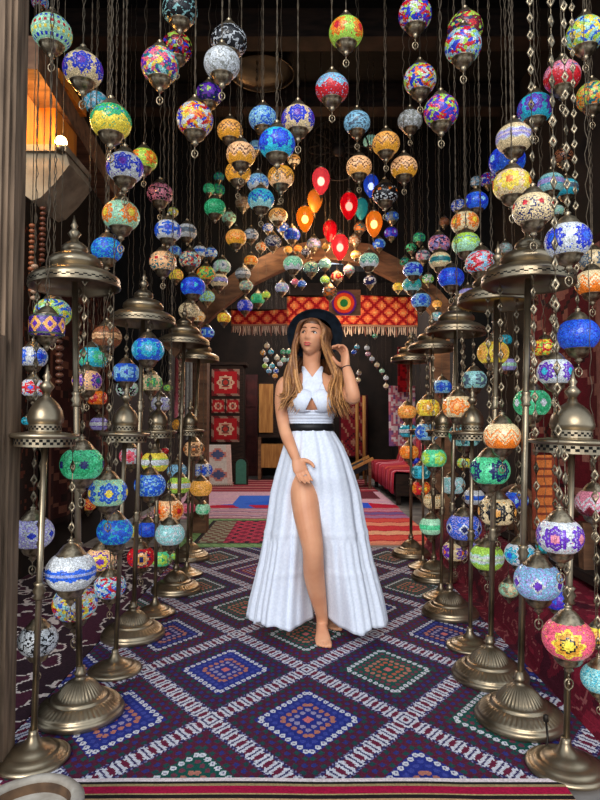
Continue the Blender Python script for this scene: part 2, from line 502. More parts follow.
def carpet_fn(base,c2,c3,rep=3,border=.1):
    def fn(u,w):
        d=min(u,1-u)
        dv=min(w,1-w)
        if d<border*.5 or dv<border*.3: return fcol(c2,.12)
        if d<border: return fcol(c3,.12)
        uu=abs(u-.5)*2; ww=abs(((w*rep)%1)-.5)*2
        r=uu+ww
        if r<.25: return fcol(c3,.12)
        if r<.5: return fcol(base,.14)
        if r<.62: return fcol(c2,.12)
        if (int(u*14)+int(w*rep*9))%5==0: return fcol(c3,.12)
        return fcol(base,.14)
    return fn
hanging('wall_carpet','red patterned carpet hung on the right wall behind the nearest brass stand',(1.88,3.6),(1.88,2.4),.3,1.9,.02,carpet_fn((128,22,32),(60,16,26),(176,120,96),4))
hanging('wall_carpet','dark crimson carpet hung on the right wall behind the middle stands',(1.88,4.9),(1.88,3.65),.3,2.3,.025,carpet_fn((96,20,30),(40,14,22),(150,96,84),4))
def strip_o(u,w): return fcol((190,104,50) if abs(u-.5)<.28 and (w*22)%1<.75 else (120,52,34),.14)
pA=P(531,450,2.95); pB=P(556,450,2.95)
hanging('hanging_strip','narrow orange woven strip hanging behind the nearest small right stand',(pA.x,2.95),(pB.x,2.95),P(0,530,2.95).z,P(0,455,2.95).z,.012,strip_o,cat='textile',wave=.004)
def dk(u,w): 
    s=noise.noise(Vector((u*14,w*20,5)))
    return fcol((96,50,34) if abs(s)<.06 else (38,24,20),.2)
hanging('wall_carpet','dark brown carpet hung along the left wall behind the bead strands',(-1.93,2.5),(-1.93,4.4),.35,2.5,.025,dk)
hanging('wall_carpet','dark patterned carpet hung on the left wall nearer the arch',(-1.93,4.5),(-1.93,6.1),.3,2.4,.03,carpet_fn((52,24,24),(30,18,18),(110,70,56),5))
# brown bead strands beside the post
for k,(px,y0,y1,w,c) in enumerate(((31,222,292,7,(150,84,48)),(42,205,262,7,(110,58,34)),(59,330,384,9,(104,62,42)),(34,262,300,8,(176,140,112)))):
    Yk=(2.62,2.72,2.95,2.55)[k]
    top=P(px,y0,Yk); bot=P(px,y1,Yk)
    t=thing('hanging_bead_strand',['strand of glossy amber brown wooden beads hanging just behind the timber post','darker brown bead strand hanging beside the amber brown strand','clustered brown seed pod strand hanging behind the first tall left stand','short strand of pale shell discs hanging beside the timber post'][k],'beads',(bot.x,bot.y,bot.z))
    h=top.z-bot.z; r=w/600*Yk/2
    m=MB(); m.tube([(0,0,-.01),(0,0,ZC-bot.z-.005)],.002,4); m.build('string',M['cord'],t)
    nb=max(4,int(h/(r*1.5)))
    bm_=mat_plain('bead_lacquer',c,.3,spec=.5)
    for q in range(nb):
        mm=MB(); rr=r*random.uniform(.8,1.05); mm.ball((random.uniform(-.3,.3)*r if k==2 else 0,0,h*q/nb+r*.5),rr,rr*.9,rr*.62,10,7); mm.build('bead',bm_,t)
# sconce bulb on the lit pillar
c=P(61,142,YP-.1)
t=thing('wall_sconce','small lit round bulb on a bracket above the pale stone corbel','sconce',(c.x,c.y,c.z))
m=MB(); m.ball((0,0,0),.03,seg=14,rings=10); m.build('bulb',M['bulb'],t)
m=MB(); m.lathe([(.022,-.055),(.026,-.04),(.024,-.024)],12); m.tube([(0,0,-.05),(0,.05,-.07),(0,.2,-.07)],.008,6); m.build('socket',M['brass_dark'],t)
L=bpy.data.lights.new('sconce_light','POINT'); L.energy=5.5; L.color=(1,.5,.12); L.shadow_soft_size=.04
lo=bpy.data.objects.new('sconce_light',L); COL.objects.link(lo); lo.location=(c.x-.075,c.y-.06,c.z+.07)

# --------------------------------------------------- valance and round plate
YV=6.75
def val(u,w):
    a=((u*11.5)%1-.5)*2; b=((w*3.2)%1-.5)*2
    a2=((u*11.5+.5)%1-.5)*2; b2=((w*3.2+.5)%1-.5)*2
    d=min(abs(a)+abs(b),abs(a2)+abs(b2))
    if d<.2: return fcol((244,190,120),.1)
    if d<.62: return fcol((238,132,84),.1)
    if d<.78: return fcol((214,76,60),.1)
    return fcol((156,20,34),.12)
def valance(label,px0,px1,py0,py1,Y,nf):
    a=P(px0,py0,Y); b=P(px1,py1,Y); 
    t=thing('fringed_valance',label,'valance',((a.x+b.x)/2,Y,b.z))
    L=b.x-a.x; H=a.z-b.z
    m=MB(); nx,nz=int(L/.018),int(H/.018)
    for j in range(nz+1):
        for i in range(nx+1):
            u=i/nx; m.v.append((-L/2+L*u,.03*math.sin(u*L*6),H*j/nz))
    def vf(u,w):
        return val(u*L/1.9,w*H/.5)
    for j in range(nz):
        for i in range(nx):
            q=j*(nx+1)+i; m.f.append((q,q+1,q+nx+2,q+nx+1)); m.c.append(vf((i+.5)/nx,(j+.5)/nz)); m.m.append(0)
    o=m.build('cloth',M['cloth'],t); md=o.modifiers.new('t','SOLIDIFY'); md.thickness=.01
    m=MB()
    for k in range(nf):
        u=(k+.5)/nf; x=-L/2+L*u; y=.03*math.sin(u*L*6); 
        l=.11*random.uniform(.75,1.15); c=fcol((206,186,172) if k%5 else (140,100,90),.15)
        m.tube([(x,y,.0),(x+random.uniform(-.008,.008),y-.005,-l*.5),(x+random.uniform(-.012,.012),y,-l)],[.007,.009,.005],5,col=c)
    m.tube([(-L/2+L*i/20,.03*math.sin(i/20*L*6)-.008,.0) for i in range(21)],.012,6,col=fcol((170,130,110)))
    fo=m.build('fringe',M['cloth'],t); fo['kind']='stuff'
    m=MB(); m.tube([(-L/2-.04,.02,H+.005),(L/2+.04,.02,H+.005)],.012,6); m.build('hanging_rod',M['iron'],t)
    m=MB()
    for s in (-1,1): m.tube([(s*L/2,.02,H),(s*L/2,.02,ZC-b.z)],.003,4)
    m.build('hanging_cord',M['cord'],t)
valance('long red and orange lozenge valance with pale fringe hanging behind the hat',287,418,296,326,YV,60)
valance('shorter red lozenge valance with pale fringe hanging left of the hat',231,289,310,325,YV+.12,30)
# painted plate on its board
c=P(344,303,6.0)
t=thing('painted_plate','round yellow, red and green ringed plate on a brown board above the hat','plate',(c.x,c.y,c.z))
m=MB(); m.box(-.15,.17,.02,.045,-.12,.14); m.build('board',M['wood_mid'],t,smooth=False)
m=MB()
rings=[(0,(40,130,70)),(.035,(40,130,70)),(.04,(240,200,70)),(.065,(244,180,50)),(.07,(224,70,40)),(.1,(200,30,50)),(.105,(90,40,130)),(.125,(60,60,150))]
seg=28
for k in range(len(rings)-1):
    r0,r1=rings[k][0],rings[k+1][0]
    vs=[];fs=[]
    for i in range(seg):
        a=2*PI*i/seg
        for r in (r0,r1): vs.append((r*math.cos(a),.005-.012*(r/.125)**2,r*math.sin(a)))
    for i in range(seg):
        j=(i+1)%seg; fs.append((2*i,2*i+1,2*j+1,2*j))
    m.add(vs,fs,fcol(rings[k][1]))
vs=[];
for i in range(seg):
    a=2*PI*i/seg; vs += [(.125*math.cos(a),-.007,.125*math.sin(a)),(.12*math.cos(a),.02,.12*math.sin(a))]
m.add(vs,[(2*i,2*i+1,(2*i+3)%(2*seg),(2*i+2)%(2*seg)) for i in range(seg)],fcol((60,60,150)))
m.build('disc',M['cloth'],t)
m=MB(); m.tube([(0,.032,.13),(0,.032,ZC-c.z)],.003,4); m.build('cord',M['cord'],t)

# ------------------------------------------------------------- the back room
# tall cabinet with carpet panels
Yc=11.6
x0=P(211,400,Yc).x; x1=P(240,400,Yc).x; ztop=P(0,365,Yc).z
t=thing('tall_cabinet','tall dark wooden cabinet faced with three red medallion carpet panels','cabinet',((x0+x1)/2,Yc,0)); W_=x1-x0
m=MB(); m.box(-W_/2-.02,W_/2+.06,.02,.5,.002,ztop); m.box(-W_/2-.06,W_/2+.12,-.02,.54,ztop,ztop+.06); m.build('body',M['wood_dark'],t,smooth=False)
def medal(u,w):
    du=abs(u-.5)*2; dw=abs(w-.5)*2
    if max(du,dw)>.86: return fcol((150,120,104) if (u*20+w*20)%1<.5 else (110,40,40),.1)
    if max(du,dw)>.8: return fcol((90,24,30),.1)
    r=math.hypot(du,dw*1.05); a=math.atan2(dw,du)
    e=.56+.07*math.cos(a*8)
    if r<.16: return fcol((190,60,50),.1)
    if r<.3: return fcol((96,70,66),.1)
    if r<e: return fcol((216,180,150),.1) if r>e-.12 or (int(a*9)%2) else fcol((170,60,50),.1)
    return fcol((176,34,40),.1)
def panel(za,zb,fn,xa=0,xb=1):
    h=zb-za; nx=22;nz=22
    m=MB(); xx0=-W_/2+W_*xa+.01; xx1=-W_/2+W_*xb-.01
    for j in range(nz+1):
        for i in range(nx+1): m.v.append((xx0+(xx1-xx0)*i/nx,0,za+h*j/nz))
    for j in range(nz):
        for i in range(nx):
            q=j*(nx+1)+i; m.f.append((q,q+1,q+nx+2,q+nx+1)); m.c.append(fn((i+.5)/nx,(j+.5)/nz)); m.m.append(0)
    m.box(xx0,xx1,.001,.02,za,zb,fcol((70,20,26)))
    m.build('carpet_panel',M['cloth'],t)
zz=[P(0,y,Yc).z for y in (369,396,399,413,416,442)]
panel(zz[1],zz[0],medal); panel(zz[3],zz[2],medal,0,.5); panel(zz[3],zz[2],medal,.5,1); panel(zz[5],zz[4],medal)
# leaning pale textile
p=P(219,478,10.9); w=27/600*10.9
t=thing('leaning_textile','pale rolled textile with blue motifs leaning at the foot of the tall cabinet','textile',(p.x,10.9,.016),rz=.1)
m=MB()
nx,nz=16,22
for j in range(nz+1):
    for i in range(nx+1):
        m.v.append((-w/2+w*i/nx+.04*j/nz*-1,.25*j/nz,.72*j/nz))
for j in range(nz):
    for i in range(nx):
        u=(i+.5)/nx; ww=(j+.5)/nz; q=j*(nx+1)+i
        d=min(abs(u-.5)*2,1); s=abs(((ww*2)%1)-.5)*2
        c=(206,176,164) if min(u,1-u)<.16 else ((74,84,120) if d+s<.55 else ((190,120,110) if d+s<.75 else (200,190,180)))
        m.f.append((q,q+1,q+nx+2,q+nx+1)); m.c.append(fcol(c,.1)); m.m.append(0)
o=m.build('panel',M['cloth'],t); md=o.modifiers.new('t','SOLIDIFY'); md.thickness=.03
m=MB()
for k in range(14): m.tube([(-w/2+w*k/13,.0,.012),(-w/2+w*k/13,-.05,-.005)],.008,4,col=fcol((210,190,170)))
m.build('fringe',M['cloth'],t)
# small arched green mirror
p=P(241,480,11.1)
t=thing('arched_mirror','small arched green panel in a dark frame standing beside the leaning textile','mirror',(p.x,11.1,0))
def arch_outline(w,h,k=10):
    return [(-w,0),(w,0),(w,h-w)]+[(w*math.cos(PI*i/k),h-w+w*math.sin(PI*i/k)) for i in range(1,k)]+[(-w,h-w)]
for nm,w,h,yf,yb,mt in (('frame',.13,.5,0,.05,M['wood_dark']),('panel',.095,.45,-.012,.0,mat_plain('green_glaze',(66,130,110),.4))):
    ol=arch_outline(w,h); k=len(ol); m=MB()
    dz=0 if nm=='frame' else .02
    m.add([(x,yf,z+dz) for x,z in ol]+[(x,yb,z+dz) for x,z in ol],[tuple(range(k)),tuple(range(2*k-1,k-1,-1))]+[(i,k+i,k+(i+1)%k,(i+1)%k) for i in range(k)])
    m.build(nm,mt,t,smooth=False)
# carved door and wooden stand behind the woman
p0=P(244,400,12.9); p1=P(257,400,12.9)
m=MB(); m.box(p0.x,p1.x,13.08,13.2,0,2.2)
for k in range(3): m.box(p0.x+.05,p1.x-.05,13.05,13.09,.2+.65*k,.75+.65*k)
struct(m.build('door_1',mat_noise('maroon_door',(56,18,20),(80,30,28),rough=.6),smooth=False))
p=P(274,460,12.0)
t=thing('wooden_cabinet','honey brown wooden cupboard on legs behind the woman, beside the dark door','cupboard',(p.x,12.0,0))
m=MB(); m.box(-.3,.32,.02,.4,.85,1.95); m.build('upper_case',M['wood_dark'],t,smooth=False)
m=MB(); m.box(-.3,.32,0,.4,.25,.72); m.build('lower_case',M['wood_gold'],t,smooth=False)
m=MB(); m.box(-.3,-.02,-.02,.02,.95,1.92); m.build('door',M['wood_gold'],t,smooth=False)
for s in (-1,1):
    for yy in (.02,.36):
        m=MB(); m.box(s*.29-.03,s*.29+.03,yy-.03,yy+.03,.002,.86); m.build('leg',M['wood_mid'],t,smooth=False)
# carpets on the rear wall, posts
hanging('wall_carpet','dark red rug hung on the rear wall right of the woman',(P(338,0,12.95).x,12.95),(P(366,0,12.95).x,12.95),.4,1.75,.04,carpet_fn((120,26,36),(60,20,28),(160,110,90),2))
for k,px in enumerate((357,364)):
    p=P(px,400,12.3); m=MB(); m.tube([(p.x,12.3,-.012),(p.x,12.3,1.9 if k==0 else 1.7)],.035,8)
    tag(m.build('wooden_pole',M['wood_gold'],smooth=True),['taller honey coloured pole standing before the rear red rug','shorter honey coloured pole standing before the rear red rug'][k],'pole')
# hanging textiles left and right
def pinkw(u,w): return fcol((214,120,140) if u<.35 else ((226,206,196) if (w*9)%1<.8 else (170,90,100)),.1)
hanging('hanging_shawl','pink and white shawl hanging between the far left stands and arch post',(P(178,0,6.9).x,6.9),(P(189,0,6.9).x,6.9),P(0,418,6.9).z,P(0,350,6.9).z,.02,pinkw,cat='textile')
def greyw(u,w): return fcol((150,146,138) if (u*6)%1<.6 else (110,104,100),.1)
hanging('hanging_shawl','long grey striped shawl hanging beside the left arch post',(P(191,0,6.15).x,6.0),(P(198,0,6.15).x,6.0),P(0,440,6.0).z,P(0,345,6.0).z,.015,greyw,cat='textile')
def redc(u,w): return fcol((170,24,34) if noise.noise(Vector((u*5,w*9,1)))>-.1 else (110,16,28),.12)
hanging('hanging_cloth','bright red cloth hanging beyond the far right lamp stands',(P(395,0,8.2).x,8.2),(P(409,0,8.2).x,8.2),P(0,392,8.2).z,P(0,347,8.2).z,.03,redc,cat='textile')
def flr(u,w):
    s=noise.noise(Vector((u*7,w*12,8)))
    return fcol((226,210,214) if s>.05 else ((196,110,130) if s>-.2 else (130,90,140)),.15)
hanging('embroidered_cloth','white and pink embroidered cloth hanging above the red draped sofa',(P(386,0,8.4).x,8.4),(P(412,0,8.4).x,8.4),P(0,446,8.4).z,P(0,386,8.4).z,.03,flr,cat='textile',wave=.04)
# sofa along the right wall
t=thing('sofa','low sofa along the right wall under a red striped throw','sofa',(1.62,9.6,0))
m=MB(); m.box(-.3,.36,-1.3,1.3,.12,.42); m.build('seat',M['wood_dark'],t,smooth=False)
m=MB(); m.box(.2,.38,-1.3,1.3,.42,.85); m.build('backrest',M['wood_dark'],t,smooth=False)
for sx in (-.25,.3):
    for sy in (-1.2,1.2):
        m=MB(); m.box(sx-.03,sx+.03,sy-.03,sy+.03,-.012,.12); m.build('leg',M['wood_dark'],t,smooth=False)
m=MB(); prof=[(-.33,.16),(-.33,.3),(-.32,.44),(-.28,.46),(-.05,.45),(.14,.46),(.18,.6),(.19,.84),(.26,.88),(.39,.87)]
nx=len(prof)-1; ny=60
for j in range(ny+1):
    for i,(x,z) in enumerate(prof):
        y=-1.32+2.64*j/ny
        m.v.append((x-.012*abs(math.sin(y*14)) ,y,z+.012*math.sin(y*11+x*4)))
for j in range(ny):
    for i in range(nx):
        q=j*(nx+1)+i; c=[(176,50,66),(206,120,130),(150,30,48),(190,84,60)][int(j/2.5)%4]
        m.f.append((q,q+1,q+nx+2,q+nx+1)); m.c.append(fcol(c,.12)); m.m.append(0)
o=m.build('throw',M['cloth'],t); md=o.modifiers.new('t','SOLIDIFY'); md.thickness=.01; md.offset=1
# low reclining seat
p=P(352,478,10.6)
t=thing('low_recliner','low dark cushioned recliner with wooden rails, right of the woman','recliner',(p.x,10.6,.002))
m=MB(); m.obox((-.28,.2,.14),(.26,.2,.40),.6,.12,up=Vector((0,0,1))); m.build('cushion',mat_plain('charcoal_cloth',(40,42,46),.9),t,smooth=False)
for yy in (-.12,.52):
    m=MB(); m.obox((-.36,yy,.16),(.36,yy,.52),.04,.05); m.build('rail',M['wood_gold'],t,smooth=False)
for sx in (-.25,.3):
    for yy in (-.12,.52):
        m=MB(); m.box(sx-.025,sx+.025,yy-.025,yy+.025,.0,.22 if sx<0 else .46); m.build('leg',M['wood_mid'],t,smooth=False)
# hollowed wooden tub at the threshold
Yt=1.50; c=P(28,803,Yt)
t=thing('wooden_tub','pale rimmed hollowed wooden tub beside the foot of the timber post','tub',(c.x,Yt,-.012))
zt=c.z+.012
m=MB(); m.lathe([(.10,0),(.118,.03),(.122,zt-.05),(.122,zt-.012),(.118,zt),(.104,zt+.002),(.096,zt-.008),(.09,zt-.05),(.07,.03),(0,.025)],36,mod=lambda k,a:1+.025*math.sin(2*a+.6)+.012*math.sin(5*a))
m.build('bowl',mat_noise('hollowed_wood',(60,44,32),(112,84,60),scale=14,rough=.85),t)
m=MB(); m.lathe([(.124,zt-.03),(.126,zt-.004),(.118,zt+.005),(.102,zt+.006),(.095,zt-.004),(.1,zt-.012),(.12,zt-.032)],36,mod=lambda k,a:1+.025*math.sin(2*a+.6)+.012*math.sin(5*a))
m.build('rim',mat_noise('chalky_rim',(128,118,106),(176,168,156),scale=14,rough=.85),t)
# ------------------------------------------------------------- lamp stands
def holes_band(m,r,z0,z1,seg=60):
    rows=[z0,z0+(z1-z0)*.22,z0+(z1-z0)*.5,z0+(z1-z0)*.78,z1]
    for k in range(4):
        for i in range(seg):
            a0=2*PI*i/seg; a1=2*PI*(i+1)/seg
            vs=[(r*math.cos(a),r*math.sin(a),z) for a,z in ((a0,rows[k]),(a1,rows[k]),(a1,rows[k+1]),(a0,rows[k+1]))]
            m.add(vs,[(0,1,2,3)],None,1 if (k in (1,2) and (i+k)%2==0) else 0)
def base_mesh(r,h,tall):
    m=MB()
    if tall:
        prof=[(r*.97,.001),(r,.006),(r,.02),(r*.975,.027),(r*.935,.029),(r*.945,.035),(r*.91,.041),(r*.87,.045),(r*.76,.056),(r*.68,.063),(r*.635,.064),(r*.64,.071),(r*.58,.075),(r*.52,.078),(r*.48,.088),(r*.40,.104),(r*.29,.122),(r*.17,.136),(r*.11,.141),(r*.13,.151),(r*.16,.157),(r*.11,.164),(.0165,.182)]
        fz={7:.0035,8:.0045}; fr={14:.035,15:.05,16:.05}
    else:
        prof=[(r*.97,.001),(r,.006),(r*.99,.013),(r*.91,.019),(r*.86,.018),(r*.82,.025),(r*.66,.033),(r*.60,.032),(r*.55,.041),(r*.36,.048),(r*.26,.056),(r*.17,.07),(r*.13,.084),(.015,.098)]
        fz={}; fr={}
    m.lathe(prof,144,mod=lambda k,a:1+fr.get(k,0)*math.cos(36*a),zmod=lambda k,a:fz.get(k,0)*math.cos(48*a))
    return m
def dish_mesh(R,big):
    m=MB()
    if big: prof=[(.012,.036),(R*.5,.034),(R*.75,.022),(R*.88,.008),(R*.925,-.004),(R*.945,-.018),(R*.975,-.026),(R,-.024),(R*1.005,-.019),(R*.995,-.016),(R*.985,.0),(R*.995,.004),(R*.97,.014),(R*.8,.034),(R*.62,.044),(R*.56,.05)]
    else:   prof=[(R*.5,-.02),(R*.98,-.006),(R,0),(R*.98,.006),(R*.6,.01),(R*.55,.012)]
    m.lathe(prof,72); return m
def dome_mesh(R,big):
    m=MB()
    if big: prof=[(R*.56,.046),(R*.56,.058),(R*.62,.062),(R*.60,.08),(R*.50,.098),(R*.34,.108),(R*.27,.112),(R*.27,.118),(R*.30,.122),(R*.28,.138),(R*.18,.154),(R*.10,.162),(R*.08,.17)]
    else:   prof=[(R*.46,.01),(R*.46,.04),(R*.50,.044),(R*.52,.058),(R*.47,.084),(R*.36,.106),(R*.22,.122),(R*.13,.130),(R*.1,.142)]
    m.lathe(prof,64,mod=lambda k,a:1); return m
BASES=[]; STANDS=[]   # x,y,rim z,R,base r
zones=[]    # x,y,r,z0,z1
CENTER=None
def stand(px,py,pxt,Y,big,label,Rd=None,rb=None,hz=None,group=None):
    b=P(px,py,Y); x=b.x
    R=Rd or (.172 if big else .112); r=rb or (.163 if big else .118)
    z=hz or (1.66 if big else 1.06)
    t=thing('lamp_stand',label,'lamp stand',(x,Y,0),group)
    xt=P(pxt,425-(z-1.1)*600/Y,Y).x; lean=max(-.036,min(.036,math.atan2(xt-x,z))); t.rotation_euler=(0,lean,0); xt=x+z*math.tan(lean)
    base_mesh(r,1.0 if big else .9,big).build('base',M['brass'],t).rotation_euler=(0,-lean,0)
    m=MB()
    m.tube([(0,0,.1),(0,0,z)],.0125 if big else .0105,10); m.build('pole',M['brass'],t)
    for zc in ((.62,1.2) if big else (.55,)):
        m=MB(); m.lathe([(.012,-.03),(.02,-.024),(.014,-.014),(.022,0),(.014,.014),(.02,.024),(.012,.03)],14,c=(0,0,zc*(z/1.66 if big else 1))); m.build('collar',M['brass'],t)
    d=dish_mesh(R,big).build('canopy',M['brass'],t,loc=(0,0,z))
    m=MB()
    if big: holes_band(m,R*.998,-.016,.002,72)
    else: holes_band(m,R*.86,-.036,-.004,56)
    m.build('pierced_band',[M['brass'],M['hole']],d)
    dm=dome_mesh(R,big).build('dome',M['brass'],t,loc=(0,0,z))
    if not big:
        m=MB(); holes_band(m,R*.47,.014,.038,40); m.build('pierced_collar',[M['brass'],M['hole']],dm)
    zt=.165 if big else .139
    m=MB(); m.lathe([(R*.08,zt),(.016,zt+.012),(.026,zt+.026),(.014,zt+.04),(.009,zt+.048),(.015,zt+.058),(.008,zt+.07),(.002,zt+.1)],16); m.build('finial',M['brass'],t,loc=(0,0,z))
    STANDS.append((xt,Y,z,R,big)); BASES.append((x,Y))
    for q in range(8): zones.append((x+(xt-x)*(q+.5)/8,Y,.021,z*q/8,z*(q+1)/8))
    zones.extend([(xt,Y,R+.01,z+(.002 if big else -.012),z+.05),(xt,Y,R*.62,z+.05,z+.16),(xt,Y,.03,z+.15,z+.33),(x,Y,r+.01,0,.09),(x,Y,r*.5,.09,.15)])
ordn=['nearest','second','third','fourth','fifth']
stand(33,752,45,2.02,False,'short brass lamp stand right behind the foreground timber post',hz=1.065)
stand(80,708,75,2.33,True,'first tall brass lamp stand behind the timber post, its wide canopy highest at left')
stand(115,667,125,2.73,False,'slim based brass stand between the first and second tall left stands')
stand(133,634,143,3.17,True,'second tall brass lamp stand in the left row, counting from the doorway')
stand(155,611,158,3.55,False,'third short brass stand in the left row, counting from the doorway')
stand(176,589,184,4.02,True,'third tall brass lamp stand in the left row, counting from the doorway')
stand(187,573,190,4.46,False,'fourth short brass stand in the left row, half hidden by taller ones')
stand(190,557,200,4.98,True,'farthest tall brass lamp stand in the left row, beside the arch post')
stand(566,762,575,1.97,False,'nearest short brass stand with shallow ringed base at the right rug corner',Rd=.135,rb=.125,hz=1.045)
stand(520,716,528,2.28,True,'first tall brass lamp stand in the right row with the broad fluted base')
stand(490,673,497,2.66,True,'second tall brass lamp stand in the right row with fluted base')
stand(470,643,472,3.02,False,'short brass stand in the right row between second and third tall stands')
stand(450,612,456,3.53,True,'third tall brass lamp stand in the right row, counting from the doorway')
stand(441,597,443,3.86,False,'short brass stand in the right row between third and fourth tall stands')
stand(434,577,432,4.33,True,'fourth tall brass lamp stand in the right row, counting from the doorway')
stand(423,567,423,4.68,False,'short brass stand in the right row just before the farthest tall stand')
stand(411,555,411,5.1,True,'farthest tall brass lamp stand in the right row, beside the zigzag rug')

# ---------------------------------------------------------------- lanterns
C=dict(blue=(40,92,205),sky=(130,184,214),cobalt=(34,54,190),turq=(48,170,196),aqua=(150,206,206),green=(44,160,104),jade=(80,196,140),mint=(160,212,178),
 amber=(230,164,84),yellow=(232,206,70),lime=(164,206,80),red=(200,34,44),pink=(226,92,116),rose=(214,130,150),white=(198,202,206),cream=(222,198,154),
 purple=(96,44,170),lav=(158,150,210),orange=(232,122,40),peach=(238,186,136),navy=(28,36,92),black=(26,26,30),grey=(148,150,146),teal=(30,110,120),
 brown=(120,84,58),copper=(150,92,62),gold=(214,150,50),maroon=(110,26,40),slate=(84,104,124),tan=(150,130,104))
def c_(n): return C[n]
